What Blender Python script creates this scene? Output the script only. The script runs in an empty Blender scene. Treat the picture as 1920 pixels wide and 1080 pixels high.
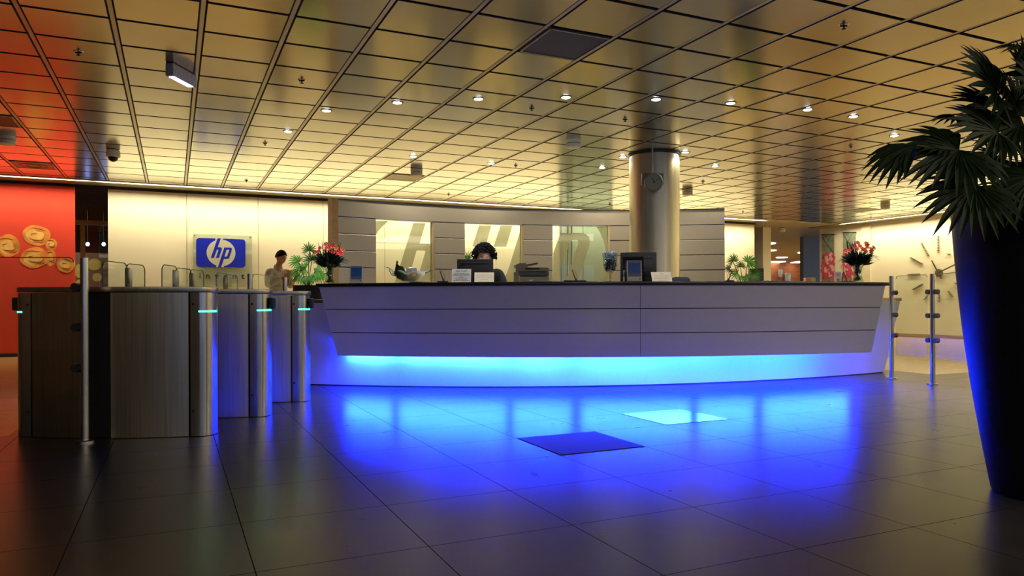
import bpy, bmesh, math, random
from mathutils import Vector, Matrix
random.seed(7)
D = bpy.data; SC = bpy.context.scene; COL = SC.collection
sin, cos, pi, R = math.sin, math.cos, math.pi, math.radians

# ------------------------------------------------------------------ camera
F = 1371.5; HY = 569.6; ROLL = -0.0034; CH = 0.87          # focal length and horizon in 1920x1080 pixels, camera height
CEIL = 2.985
TH = 0.4337; S_, C_ = sin(TH), cos(TH)                      # the building's grid is turned by TH
cam = D.cameras.new('camera'); co = D.objects.new('camera', cam); COL.objects.link(co)
cr, sr = cos(ROLL), sin(ROLL)
co.matrix_world = Matrix(((cr, -sr, 0, 0), (0, 0, -1, 0), (sr, cr, 0, CH), (0, 0, 0, 1)))
cam.sensor_width = 36; cam.lens = F/1920*36; cam.shift_y = (HY-540)/1920
cam.clip_start = .05; cam.clip_end = 200
SC.camera = co
SC.view_settings.view_transform = 'Standard'; SC.view_settings.look = 'None'
SC.view_settings.gamma = 1; SC.view_settings.use_curve_mapping = False
SC.view_settings.exposure = 0.0

# ------------------------------------------------------------------ world: dusk blue sky seen through the windows behind
w = D.worlds.new('world'); SC.world = w; w.use_nodes = True
bg = w.node_tree.nodes['Background']; bg.inputs[0].default_value = (.30, .42, .80, 1); bg.inputs[1].default_value = 1.0

def G(u, v, z=0.0): return Vector((-S_*u+C_*v, C_*u+S_*v, z))
def ray(px, py):
    a = (px-960)/F; b = (HY-py)/F
    return (a*cr-b*sr, a*sr+b*cr)
def atz(px, py, z):
    a, b = ray(px, py); Y = (z-CH)/b
    return Vector((a*Y, Y, z))
def aty(px, py, Y):
    a, b = ray(px, py); return Vector((a*Y, Y, CH+b*Y))
def atu(px, py, u):                                          # point of a plane parallel to the rear wall
    a, b = ray(px, py); Y = u/(C_-S_*a); return Vector((a*Y, Y, CH+b*Y))
def atv(px, py, v):
    a, b = ray(px, py); Y = v/(C_*a+S_); return Vector((a*Y, Y, CH+b*Y))

WARM = (1, .88, .59)
def area(name, loc, sx, sy, power, col, rot=None, direction=None, parent=None):
    l = D.lights.new(name, 'AREA'); l.shape = 'RECTANGLE'; l.size = sx; l.size_y = sy; l.energy = power; l.color = col
    o = D.objects.new(name, l); COL.objects.link(o); o.location = loc
    if direction is not None:                                # direction the light faces, long side along rot (world vector)
        z = -Vector(direction).normalized(); x = Vector(rot).normalized(); y = z.cross(x).normalized(); x = y.cross(z)
        o.rotation_euler = Matrix((x, y, z)).transposed().to_euler()
    elif rot: o.rotation_euler = rot
    return o
D1 = Vector((-S_, C_, 0)); D2 = Vector((C_, S_, 0))
WU = 14.8; WV = 16.8                                         # rear wall and right wall
# fluorescent tubes in the slots between the ceiling and the walls
for v0, v1, p in ((-9, -1.3, 75), (-1.2, 4.5, 88), (4.5, 9, 80), (9, 13.9, 88)):
    area('slot_light', G(14.27, (v0+v1)/2, CEIL+.036), v1-v0-.05, .07, p, WARM, D2, D1*.45+Vector((0, 0, -1)))
for u0, u1, p in ((-4, 4, 120), (4, 10, 120), (10, 15.0, 90)):
    area('slot_light', G((u0+u1)/2, 16.27, CEIL+.036), u1-u0-.05, .07, p, WARM, D1, D2*.45+Vector((0, 0, -1)))

# unseen warm area fill, added behind the camera to brighten counter and screen
for u_, v_, p in ((-1.7, -4, 55), (-1.7, 3, 130), (-1.7, 10, 290), (-4.7, 0, 60), (-4.7, 7, 140)):
    area('hall_fill', G(u_, v_, CEIL-.01), 5.4, 2.4, p, (1, .84, .60), (0, 0, TH))

# ------------------------------------------------------------------ materials
MATS = {}
def mat(name, col, rough=.5, metal=0.0, var=.06, scale=30, stretch=(1, 1, 1), bump=0.0, emit=None, es=0, spec=.5, coat=0, alpha=None, aniso=0, rvar=0, coords='Object'):
    if name in MATS: return MATS[name]
    m = D.materials.new(name); m.use_nodes = True; nt = m.node_tree; N = nt.nodes; L = nt.links
    p = N['Principled BSDF']; p.inputs['Base Color'].default_value = (*col, 1)
    p.inputs['Roughness'].default_value = rough; p.inputs['Metallic'].default_value = metal
    p.inputs['Specular IOR Level'].default_value = spec; p.inputs['Coat Weight'].default_value = coat
    p.inputs['Anisotropic'].default_value = aniso
    tc = N.new('ShaderNodeTexCoord'); mp = N.new('ShaderNodeMapping'); mp.inputs['Scale'].default_value = stretch
    L.new(tc.outputs[coords], mp.inputs['Vector'])
    nz = N.new('ShaderNodeTexNoise'); nz.inputs['Scale'].default_value = scale; nz.inputs['Detail'].default_value = 4
    L.new(mp.outputs[0], nz.inputs['Vector'])
    rp = N.new('ShaderNodeMapRange'); rp.inputs['To Min'].default_value = 1-var; rp.inputs['To Max'].default_value = 1+var
    rp.inputs['From Min'].default_value = .3; rp.inputs['From Max'].default_value = .7
    L.new(nz.outputs['Fac'], rp.inputs['Value'])
    mx = N.new('ShaderNodeVectorMath'); mx.operation = 'SCALE'; mx.inputs[0].default_value = col
    L.new(rp.outputs[0], mx.inputs['Scale']); L.new(mx.outputs[0], p.inputs['Base Color'])
    if rvar:
        r2 = N.new('ShaderNodeMapRange'); r2.inputs['To Min'].default_value = rough-rvar; r2.inputs['To Max'].default_value = rough+rvar
        L.new(nz.outputs['Fac'], r2.inputs['Value']); L.new(r2.outputs[0], p.inputs['Roughness'])
    if bump:
        b = N.new('ShaderNodeBump'); b.inputs['Strength'].default_value = bump; b.inputs['Distance'].default_value = .01
        L.new(nz.outputs['Fac'], b.inputs['Height']); L.new(b.outputs[0], p.inputs['Normal'])
    if emit:
        p.inputs['Emission Color'].default_value = (*emit, 1); p.inputs['Emission Strength'].default_value = es
    MATS[name] = m; return m
def glassmat(name, tint, refl=1.0, rough=0.0, frost=0.0, fcol=(1, 1, 1)):
    if name in MATS: return MATS[name]
    m = D.materials.new(name); m.use_nodes = True; nt = m.node_tree; N = nt.nodes; L = nt.links
    N.remove(N['Principled BSDF']); out = N['Material Output']
    t = N.new('ShaderNodeBsdfTransparent'); t.inputs[0].default_value = (*tint, 1)
    g = N.new('ShaderNodeBsdfGlossy'); g.inputs['Roughness'].default_value = rough; g.inputs[0].default_value = (1, 1, 1, 1)
    lw_ = N.new('ShaderNodeLayerWeight'); lw_.inputs[0].default_value = .5
    pw = N.new('ShaderNodeMath'); pw.operation = 'POWER'; pw.inputs[1].default_value = 5; L.new(lw_.outputs['Facing'], pw.inputs[0])
    mu = N.new('ShaderNodeMath'); mu.operation = 'MULTIPLY_ADD'; mu.inputs[1].default_value = .8; mu.inputs[2].default_value = .035*refl; L.new(pw.outputs[0], mu.inputs[0])
    mx = N.new('ShaderNodeMixShader'); L.new(mu.outputs[0], mx.inputs[0]); L.new(t.outputs[0], mx.inputs[1]); L.new(g.outputs[0], mx.inputs[2])
    last = mx
    if frost:
        d = N.new('ShaderNodeBsdfTranslucent'); d.inputs[0].default_value = (*fcol, 1)
        d2 = N.new('ShaderNodeBsdfDiffuse'); d2.inputs[0].default_value = (*fcol, 1)
        a = N.new('ShaderNodeMixShader'); a.inputs[0].default_value = .5; L.new(d.outputs[0], a.inputs[1]); L.new(d2.outputs[0], a.inputs[2])
        m2 = N.new('ShaderNodeMixShader'); nz = N.new('ShaderNodeTexNoise'); nz.inputs['Scale'].default_value = 3
        mr = N.new('ShaderNodeMapRange'); mr.inputs['To Min'].default_value = frost-.04; mr.inputs['To Max'].default_value = frost+.04
        L.new(nz.outputs['Fac'], mr.inputs['Value']); L.new(mr.outputs[0], m2.inputs[0])
        L.new(mx.outputs[0], m2.inputs[1]); L.new(a.outputs[0], m2.inputs[2]); last = m2
    L.new(last.outputs[0], out.inputs['Surface']); MATS[name] = m; return m
def brickmat(name, c1, c2, mortar, bw, rh, ms, off, rough, u0=0, v0=0, var=.1, spec=.5, nscale=8, rot=0, bump=.15, nst=(1, 1, 1), sq=0, rvar=.04):
    m = D.materials.new(name); m.use_nodes = True; nt = m.node_tree; N = nt.nodes; L = nt.links; p = N['Principled BSDF']
    tc = N.new('ShaderNodeTexCoord'); mp = N.new('ShaderNodeMapping'); mp.inputs['Location'].default_value = (-v0, -u0, 0)
    mp.inputs['Rotation'].default_value = (rot if rot else 0, 0, 0)
    L.new(tc.outputs['Object'], mp.inputs[0])
    b = N.new('ShaderNodeTexBrick'); b.offset = off; b.inputs['Scale'].default_value = 1; b.inputs['Brick Width'].default_value = bw; b.inputs['Row Height'].default_value = rh
    b.inputs['Mortar Size'].default_value = ms; b.inputs['Color1'].default_value = (*c1, 1); b.inputs['Color2'].default_value = (*c2, 1); b.inputs['Mortar'].default_value = (*mortar, 1)
    b.inputs['Mortar Smooth'].default_value = .1; L.new(mp.outputs[0], b.inputs['Vector'])
    m3 = N.new('ShaderNodeMapping'); m3.inputs['Scale'].default_value = nst; L.new(tc.outputs['Object'], m3.inputs[0])
    nz = N.new('ShaderNodeTexNoise'); nz.inputs['Scale'].default_value = nscale; nz.inputs['Detail'].default_value = 6; L.new(m3.outputs[0], nz.inputs['Vector'])
    rp = N.new('ShaderNodeMapRange'); rp.inputs['To Min'].default_value = 1-var; rp.inputs['To Max'].default_value = 1+var; rp.inputs['From Min'].default_value = .3; rp.inputs['From Max'].default_value = .7
    L.new(nz.outputs['Fac'], rp.inputs['Value'])
    mx = N.new('ShaderNodeVectorMath'); mx.operation = 'SCALE'; L.new(b.outputs['Color'], mx.inputs[0]); L.new(rp.outputs[0], mx.inputs['Scale']); L.new(mx.outputs[0], p.inputs['Base Color'])
    p.inputs['Specular IOR Level'].default_value = spec
    r2 = N.new('ShaderNodeMapRange'); r2.inputs['To Min'].default_value = rough-rvar; r2.inputs['To Max'].default_value = rough+rvar; L.new(nz.outputs['Fac'], r2.inputs['Value'])
    rm = N.new('ShaderNodeMapRange'); rm.inputs['To Min'].default_value = spec; rm.inputs['To Max'].default_value = .05; L.new(b.outputs['Fac'], rm.inputs['Value']); L.new(rm.outputs[0], p.inputs['Specular IOR Level'])
    ra = N.new('ShaderNodeMath'); ra.operation = 'MULTIPLY_ADD'; ra.inputs[1].default_value = .6; L.new(b.outputs['Fac'], ra.inputs[0]); L.new(r2.outputs[0], ra.inputs[2]); L.new(ra.outputs[0], p.inputs['Roughness'])
    bm_ = N.new('ShaderNodeBump'); bm_.inputs['Strength'].default_value = bump; bm_.inputs['Distance'].default_value = .002; L.new(nz.outputs['Fac'], bm_.inputs['Height']); L.new(bm_.outputs[0], p.inputs['Normal'])
    MATS[name] = m; return m

STEEL = mat('brushed_steel', (.54, .49, .39), .30, 1, var=.16, scale=6, stretch=(18, 18, .25), rvar=.05)
STEELH = mat('turned_steel', (.62, .60, .55), .22, 1, var=.1, scale=9, stretch=(6, 6, .4))
DSTEEL = mat('dark_steel', (.10, .10, .10), .35, .8, var=.15, scale=20, stretch=(6, 6, .4))
CHROME = mat('polished_metal', (.78, .77, .74), .12, 1, var=.03)
BLACK = mat('black_plastic', (.012, .012, .013), .35, var=.2, scale=60)
BLACKM = mat('black_matt', (.010, .010, .012), .6, var=.25, scale=40)
CREAM = mat('cream_wall_paint', (.82, .76, .57), .6, var=.015, scale=3)
CEILM = mat('ceiling_metal', (.63, .61, .49), .19, 1, var=.05, scale=1.2, bump=.10, rvar=.03)
RAIL = mat('ceiling_rail_metal', (.52, .46, .32), .32, .8, var=.08, scale=3)
VOID = mat('ceiling_void', (.012, .012, .012), .9)
GREY = mat('grey_laminate', (.44, .39, .305), .38, .15, var=.05, scale=90, rvar=.05)
GREYC = mat('counter_laminate', (.68, .66, .58), .36, .2, var=.05, scale=120, rvar=.04)
SLAB = mat('black_granite', (.012, .013, .016), .22, var=.4, scale=150)
WHITE = mat('white_laminate', (.72, .71, .69), .32, var=.02)
WOOD = mat('oak_edge', (.42, .24, .10), .4, var=.2, scale=8, stretch=(1, 1, 8))
DWOOD = mat('walnut_edge', (.20, .11, .055), .45, var=.2, scale=8, stretch=(6, 6, 1))
PAPER = mat('paper_white', (.82, .80, .74), .6, var=.02)
INK = mat('print_ink', (.06, .05, .05), .6)
GLASS = glassmat('clear_glass', (.93, .965, .94))
GLASSE = mat('glass_edge', (.03, .09, .06), .15, var=.1)
FROST = glassmat('frosted_film', (.92, .93, .85), frost=.42, fcol=(.62, .60, .44))
PLG = mat('smoke_white_plastic', (.85, .83, .74), .5, var=.03)
BLUEP = mat('logo_blue_paint', (.010, .022, .55), .35, var=.04)
def skin(): return mat('skin', (.50, .27, .18), .5, var=.06, scale=40)

# ------------------------------------------------------------------ mesh builder
class MB:
    def __init__(s): s.v = []; s.f = []
    def add(s, vs, fs):
        n = len(s.v); s.v += [Vector(q) for q in vs]; s.f += [tuple(i+n for i in f) for f in fs]; return s
    def box(s, a, b, M=None):
        x0, y0, z0 = a; x1, y1, z1 = b
        vs = [Vector(q) for q in ((x0,y0,z0),(x1,y0,z0),(x1,y1,z0),(x0,y1,z0),(x0,y0,z1),(x1,y0,z1),(x1,y1,z1),(x0,y1,z1))]
        if M is not None: vs = [M @ q for q in vs]
        return s.add(vs, [(0,3,2,1),(4,5,6,7),(0,1,5,4),(1,2,6,5),(2,3,7,6),(3,0,4,7)])
    def obox(s, c, ax, ay, az, hx, hy, hz):                 # oriented box
        c = Vector(c); ax, ay, az = Vector(ax).normalized(), Vector(ay).normalized(), Vector(az).normalized()
        vs = [c+ax*hx*i+ay*hy*j+az*hz*k for k in (-1, 1) for i, j in ((-1,-1),(1,-1),(1,1),(-1,1))]
        return s.add(vs, [(0,3,2,1),(4,5,6,7),(0,1,5,4),(1,2,6,5),(2,3,7,6),(3,0,4,7)])
    def ubox(s, u0, u1, v0, v1, z0, z1):                    # box along the building grid
        vs = [G(u, v, z) for z in (z0, z1) for u, v in ((u0,v0),(u0,v1),(u1,v1),(u1,v0))]
        return s.add(vs, [(0,3,2,1),(4,5,6,7),(0,1,5,4),(1,2,6,5),(2,3,7,6),(3,0,4,7)])
    def prism(s, pts, ext):                                  # polygon (list of Vectors) pushed along ext
        n = len(pts); e = Vector(ext); vs = [Vector(p) for p in pts]+[Vector(p)+e for p in pts]
        return s.add(vs, [tuple(range(n))[::-1], tuple(range(n, 2*n))]+[(i, (i+1) % n, n+(i+1) % n, n+i) for i in range(n)])
    def lathe(s, prof, c=(0, 0, 0), n=32, ax='z', caps=True):
        c = Vector(c); vs = []; m = len(prof)
        for r, h in prof:
            for i in range(n):
                a = 2*pi*i/n
                if ax == 'z': q = Vector((r*cos(a), r*sin(a), h))
                elif ax == 'y': q = Vector((r*cos(a), h, r*sin(a)))
                else: q = Vector((h, r*cos(a), r*sin(a)))
                vs.append(c+q)
        fs = [(j*n+i, j*n+(i+1) % n, (j+1)*n+(i+1) % n, (j+1)*n+i) for j in range(m-1) for i in range(n)]
        if caps: fs += [tuple(range(n))[::-1], tuple((m-1)*n+i for i in range(n))]
        return s.add(vs, fs)
    def cyl(s, a, b, r, n=16, r2=None):
        return s.tube([a, b], [r, r if r2 is None else r2], n)
    def tube(s, pts, r, n=8):
        pts = [Vector(p) for p in pts]; m = len(pts); rr = r if isinstance(r, (list, tuple)) else [r]*m
        vs = []; prev = None
        for i, p in enumerate(pts):
            t = (pts[min(i+1, m-1)]-pts[max(i-1, 0)]).normalized()
            if prev is None: x = t.orthogonal().normalized()
            else: x = (prev-t*prev.dot(t)).normalized()
            prev = x; y = t.cross(x)
            for k in range(n):
                a = 2*pi*k/n; vs.append(p+(x*cos(a)+y*sin(a))*rr[i])
        fs = [(j*n+i, j*n+(i+1) % n, (j+1)*n+(i+1) % n, (j+1)*n+i) for j in range(m-1) for i in range(n)]
        fs += [tuple(range(n))[::-1], tuple((m-1)*n+i for i in range(n))]
        return s.add(vs, fs)
    def ball(s, c, r, n=12, m=8, M=None):
        c = Vector(c); rx, ry, rz = r if isinstance(r, (tuple, list)) else (r, r, r); vs = []
        for j in range(1, m):
            t = pi*j/m
            for i in range(n):
                a = 2*pi*i/n; q = Vector((rx*sin(t)*cos(a), ry*sin(t)*sin(a), rz*cos(t)))
                vs.append(c+(M @ q if M is not None else q))
        k = len(vs); q1 = Vector((0, 0, rz)); q2 = -q1
        vs += [c+(M @ q1 if M is not None else q1), c+(M @ q2 if M is not None else q2)]
        fs = [(j*n+i, (j+1)*n+i, (j+1)*n+(i+1) % n, j*n+(i+1) % n) for j in range(m-2) for i in range(n)]
        fs += [(k, i, (i+1) % n) for i in range(n)]+[(k+1, (m-2)*n+(i+1) % n, (m-2)*n+i) for i in range(n)]
        return s.add(vs, fs)
    def grid(s, fn, nu, nv):
        vs = [fn(i/nu, j/nv) for j in range(nv+1) for i in range(nu+1)]
        return s.add(vs, [(j*(nu+1)+i, j*(nu+1)+i+1, (j+1)*(nu+1)+i+1, (j+1)*(nu+1)+i) for j in range(nv) for i in range(nu)])
    def build(s, name, m, parent=None, world=True, smooth=True, bevel=0, subs=0, solid=0, kind=None):
        me = D.meshes.new(name); vs = s.v
        if parent is not None and world:
            root = parent
            while root.parent: root = root.parent
            inv = root.matrix_basis.inverted(); vs = [inv @ q for q in vs]
        org = Vector((0, 0, 0))
        if parent is None:                                   # a thing that is one mesh: origin at its base centre
            org = Vector(((min(q.x for q in vs)+max(q.x for q in vs))/2, (min(q.y for q in vs)+max(q.y for q in vs))/2, min(q.z for q in vs)))
            vs = [q-org for q in vs]
        me.from_pydata([tuple(q) for q in vs], [], s.f)
        b = bmesh.new(); b.from_mesh(me)
        bmesh.ops.recalc_face_normals(b, faces=b.faces)
        if bevel:
            es = [e for e in b.edges if len(e.link_faces) == 2 and e.calc_face_angle(0) > .6]
            bmesh.ops.bevel(b, geom=es, offset=bevel, segments=2, affect='EDGES', profile=.6)
        b.to_mesh(me); b.free()
        me.materials.append(m)
        if smooth:
            for p in me.polygons: p.use_smooth = True
            me.update(); me.set_sharp_from_angle(angle=R(35))
        o = D.objects.new(name, me); COL.objects.link(o); o.location = org
        if parent is not None: o.parent = parent
        if solid:
            md = o.modifiers.new('solid', 'SOLIDIFY'); md.thickness = solid
        if subs:
            md = o.modifiers.new('subs', 'SUBSURF'); md.levels = subs; md.render_levels = subs
        if kind: o['kind'] = kind
        return o
def thing(name, label, cat, loc, group=None, rz=0):
    o = D.objects.new(name, None); COL.objects.link(o); o.location = loc; o.rotation_euler = (0, 0, rz)
    o.empty_display_size = .1; o['label'] = label; o['category'] = cat
    if group: o['group'] = group
    o.matrix_basis = Matrix.Translation(loc) @ Matrix.Rotation(rz, 4, 'Z')
    return o
def tag(o, label, cat, group=None):
    o['label'] = label; o['category'] = cat
    if group: o['group'] = group
    return o
def copy_tree(o, parent=None, loc=None, label=None, rz=None):
    c = o.copy(); COL.objects.link(c)
    if parent is not None: c.parent = parent
    if loc is not None: c.location = loc
    if rz is not None: c.rotation_euler = (0, 0, rz)
    if label: c['label'] = label
    for ch in list(o.children): copy_tree(ch, c)
    return c
def text(body, size, M, m, name, parent, depth=.0006, align='CENTER', bold=0):
    """lettering lying in the local xy plane of matrix M (x to the right, y up), turned into a mesh"""
    cu = D.curves.new('t', 'FONT'); cu.body = body; cu.size = size; cu.align_x = align; cu.align_y = 'CENTER'; cu.extrude = depth; cu.offset = bold
    cu.resolution_u = 2
    to = D.objects.new('t', cu); COL.objects.link(to); bpy.context.view_layer.update()
    me = D.meshes.new_from_object(to.evaluated_get(bpy.context.evaluated_depsgraph_get()))
    D.objects.remove(to); D.curves.remove(cu)
    root = parent
    while root.parent: root = root.parent
    me.transform(root.matrix_basis.inverted() @ M); me.materials.clear(); me.materials.append(m)
    o = D.objects.new(name, me); COL.objects.link(o); o.parent = parent
    return o
def frame(o, x, y):                                          # matrix with given origin, x and y axes
    x = Vector(x).normalized(); y = Vector(y).normalized(); z = x.cross(y)
    return Matrix(((x.x, y.x, z.x, o[0]), (x.y, y.y, z.y, o[1]), (x.z, y.z, z.z, o[2]), (0, 0, 0, 1)))
UP = Vector((0, 0, 1))

# ================================================================== THE SETTING
SLATE = brickmat('slate_floor_tiles', (.026, .025, .026), (.031, .029, .030), (.008, .008, .008), .59, .59, .0022, 0, .29, u0=4.28-5.9, v0=2.01-5.9, var=.18, nscale=5, bump=.05, spec=.36)
PLANK = brickmat('light_wood_floor', (.55, .36, .13), (.60, .40, .155), (.38, .24, .09), 1.2, .095, .0012, .5, .26, var=.10, nscale=3, nst=(1, 12, 1), bump=.05)
def gridobj(name, m, u0, u1, v0, v1, z0, z1):
    """slab laid along the building grid, its object axes turned with the grid"""
    me = D.meshes.new(name)
    vs = [(v, u, z) for z in (z0, z1) for u, v in ((u0, v0), (u0, v1), (u1, v1), (u1, v0))]
    me.from_pydata(vs, [], [(0,3,2,1),(4,5,6,7),(0,1,5,4),(1,2,6,5),(2,3,7,6),(3,0,4,7)]); me.materials.append(m)
    b = bmesh.new(); b.from_mesh(me); bmesh.ops.recalc_face_normals(b, faces=b.faces); b.to_mesh(me); b.free()
    o = D.objects.new(name, me); COL.objects.link(o); o.rotation_euler = (0, 0, TH); o['kind'] = 'structure'; return o
UB, VL, VR, UE = -7.0, -9.0, 16.9, 34.0
gridobj('floor', SLATE, UB, 5.85, VL, VR, -.1, 0)
gridobj('floor', SLATE, 5.85, 9.0, -1.0, 8.33, -.1, 0)
gridobj('floor', PLANK, 5.85, 9.0, VL, -1.0, -.1, 0)
gridobj('floor', PLANK, 5.85, 9.0, 8.33, VR, -.1, 0)
gridobj('floor', PLANK, 9.0, UE, VL, VR+20, -.1, 0)

# ceiling: polished metal panels hung under a dark void, wide rails one way, narrow joints the other
def ceiling():
    m = MB(); rl = MB(); z = CEIL
    us = [6.133+.6*k for k in range(-22, 14)]; vs = [.80+.6*k for k in range(-16, 26)]
    us.append(14.2); vs.append(16.2)
    for i in range(len(us)-1):
        for j in range(len(vs)-1):
            a, b, c, d = us[i]+.009, us[i+1]-.009, vs[j]+.017, vs[j+1]-.017
            if b-a < .03 or d-c < .03: continue
            e = .012
            P = [G(a, c, z+.006), G(a, d, z+.006), G(b, d, z+.006), G(b, c, z+.006), G(a+e, c+e, z), G(a+e, d-e, z), G(b-e, d-e, z), G(b-e, c+e, z),
                 G(a, c, z+.03), G(a, d, z+.03), G(b, d, z+.03), G(b, c, z+.03)]
            m.add(P, [(4,5,6,7),(0,1,5,4),(1,2,6,5),(2,3,7,6),(3,0,4,7),(8,9,1,0),(9,10,2,1),(10,11,3,2),(11,8,0,3)])
    co_ = m.build('ceiling', CEILM, smooth=False, kind='structure'); co_.data.materials.append(VOID)
    for p in co_.data.polygons:
        if p.index % 9: p.material_index = 1
    for v in vs[:-1]:
        rl.ubox(us[0], 14.2, v-.015, v+.015, z+.005, z+.028)
    rl.build('trim_1', RAIL, smooth=False, kind='structure')
    b = MB(); b.ubox(us[0], 14.2, vs[0], 16.2, z+.032, z+.13).ubox(14.2, 15.1, vs[0], 16.95, z+.07, z+.13).ubox(us[0], 14.2, 16.2, 16.95, z+.07, z+.13); b.build('ceiling', VOID, smooth=False, kind='structure')
ceiling()
PANEL = mat('perimeter_panel', (.36, .32, .20), .4, .5, var=.04, scale=4)
m = MB(); m.ubox(14.36, WU, VL, 13.95, CEIL-.004, CEIL+.03); m.ubox(14.185, 14.20, VL, 16.2, CEIL-.012, CEIL+.03)
m.ubox(UB, 15.3, 16.36, WV, CEIL-.004, CEIL+.03); m.ubox(UB, 14.2, 16.185, 16.2, CEIL-.012, CEIL+.03)
m.build('trim_2', PANEL, smooth=False, kind='structure')
m = MB(); m.ubox(WU-.02, WU, -9, 13.92, 2.93, CEIL-.005); m.build('trim_3', BLACKM, smooth=False, kind='structure')

# rear wall in 1.25 m panels with a shadow joint between them
vE = 13.9
vw0 = atu(202, 400, WU); V0W = vw0.x*C_+vw0.y*S_
seams = []
for px in (350, 484, 606):
    q = atu(px, 400, WU); seams.append(q.x*C_+q.y*S_)
while seams[-1]+1.25 < vE: seams.append(seams[-1]+1.25)
edges = [V0W]+seams+[vE]
m = MB()
for a, b in zip(edges[:-1], edges[1:]): m.ubox(WU, WU+.03, a+.004, b-.004, 0, 2.94)
m.build('wall_rear', CREAM, smooth=False, kind='structure')
m = MB(); m.ubox(WU+.03, WU+.18, V0W+.01, vE, 0, CEIL+.03); m.build('wall_rear', mat('wall_joint', (.20, .17, .10), .7), smooth=False, kind='structure')
m = MB(); m.ubox(WU-.012, WU, edges[0], vE, 0, .09); m.build('baseboard_rear', mat('baseboard', (.38, .24, .12), .5, var=.1), smooth=False, kind='structure')
# grey glass door in the rear wall
q0 = atu(1049, 450, WU); q1 = atu(1147, 450, WU); dv0 = q0.x*C_+q0.y*S_; dv1 = q1.x*C_+q1.y*S_
DOORG = mat('grey_door_glass', (.26, .31, .24), .25, var=.05, scale=2)
dr = MB().ubox(WU-.03, WU-.005, dv0, dv1, 0, 2.9).build('door_1', DOORG, smooth=False, kind='structure')
MB().ubox(WU-.036, WU-.031, dv0, dv0+.05, 0, 2.9).ubox(WU-.036, WU-.031, dv1-.05, dv1, 0, 2.9).ubox(WU-.036, WU-.031, dv0+.6, dv0+.615, 0, 2.9).build('door_frame', mat('door_frame_grey', (.2, .22, .2), .4, .5), dr, smooth=False)
hb = MB()
for px in (1065, 1072):
    q = atu(px, 450, WU-.07); hb.cyl((q.x, q.y, 1.5), (q.x, q.y, 2.75), .018, 8)
hb.build('door_handle', CHROME, dr)
# right wall with the large clock
m = MB(); m.ubox(UB, 15.3, WV, WV+.15, 0, CEIL+.03); m.build('wall_right', CREAM, smooth=False, kind='structure')
m = MB(); m.ubox(UB, 15.3, WV-.015, WV, 0, .085); m.build('baseboard_right', mat('baseboard', (.38, .24, .12), .5), smooth=False, kind='structure')
q = atv(1626, 480, WV); uu = -S_*q.x+C_*q.y
m = MB(); m.ubox(uu-.13, uu+.13, WV-.05, WV, 0, 2.93); m.build('trim_4', mat('pilaster_cream', (.78, .71, .48), .6), smooth=False, kind='structure')
# walls that close the hall off behind the camera and to the left
DKW = mat('dark_brown_wall', (.16, .11, .065), .6, var=.1, scale=2)
m = MB(); m.ubox(UB, UE, VL-.15, VL, 0, CEIL+.1); m.build('wall_left', DKW, smooth=False, kind='structure')
wins = [(-6, -3.2), (-2.2, .6), (1.6, 4.4), (5.4, 8.2), (10, 12.5)]
m = MB(); p = VL
for a, b in wins: m.ubox(UB-.15, UB, p, a, 0, CEIL+.1); p = b
m.ubox(UB-.15, UB, p, WV+.15, 0, CEIL+.1)
for a, b in wins: m.ubox(UB-.15, UB, a, b, 0, .35); m.ubox(UB-.15, UB, a, b, 2.45, CEIL+.1)
m.build('wall_back', DKW, smooth=False, kind='structure')
for i, (a, b) in enumerate(wins):
    fr = MB()
    for v in (a+.03, (a+b)/2, b-.03): fr.ubox(UB-.10, UB-.05, v-.03, v+.03, .35, 2.45)
    for z in (.38, 1.5, 2.42): fr.ubox(UB-.10, UB-.05, a, b, z-.03, z+.03)
    wo = fr.build('window_%d' % (i+1), BLACKM, smooth=False, kind='structure')
    MB().ubox(UB-.08, UB-.07, a, b, .35, 2.45).build('pane', GLASS, wo, smooth=False)

# the space beyond the rear wall: plain ceiling, brick end wall, cream pillar
TAN = mat('plain_ceiling', (.52, .46, .32), .5, .2, var=.05, scale=3)
m = MB(); m.ubox(15.1, UE, 9, VR+20, CEIL+.02, CEIL+.15); m.ubox(14.2, 15.1, 13.95, VR+4, CEIL+.02, CEIL+.15); m.build('ceiling', TAN, smooth=False, kind='structure')
m = MB(); m.ubox(14.95, UE, VL, 9, CEIL+.02, CEIL+.15)
for k in range(30): m.ubox(15.0+k*.3, 15.02+k*.3, -6, 2, CEIL-.02, CEIL+.02)
m.build('ceiling', mat('slat_ceiling', (.13, .125, .115), .4, .5, var=.1), smooth=False, kind='structure')
BRICK = brickmat('orange_brick', (.50, .16, .05), (.40, .12, .035), (.22, .12, .07), .22, .075, .006, .5, .7, rot=pi/2)
def wallgrid(name, m_, u, v0, v1, z0, z1, th=.15):
    me = D.meshes.new(name); vs = [(v, z, d) for d in (0, -th) for v, z in ((v0, z0), (v1, z0), (v1, z1), (v0, z1))]
    me.from_pydata(vs, [], [(0,1,2,3),(7,6,5,4),(0,4,5,1),(1,5,6,2),(2,6,7,3),(3,7,4,0)]); me.materials.append(m_)
    o = D.objects.new(name, me); COL.objects.link(o)
    o.matrix_basis = Matrix.Translation(G(u, 0, 0)) @ Matrix.Rotation(TH, 4, 'Z') @ Matrix.Rotation(pi/2, 4, 'X'); o['kind'] = 'structure'; return o
BRICK.node_tree.nodes['Mapping'].inputs['Rotation'].default_value = (0, 0, 0)
wallgrid('wall_far', BRICK, 29.0, 20, 31.5, 0, CEIL+.1)
wallgrid('wall_far', mat('grey_far_wall', (.27, .26, .21), .6), 17.5, 18.5, 27, 0, CEIL+.1)
wallgrid('wall_far', mat('mauve_far_wall', (.10, .075, .07), .6), 24.5, VL, 9, 0, CEIL+.1)
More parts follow.
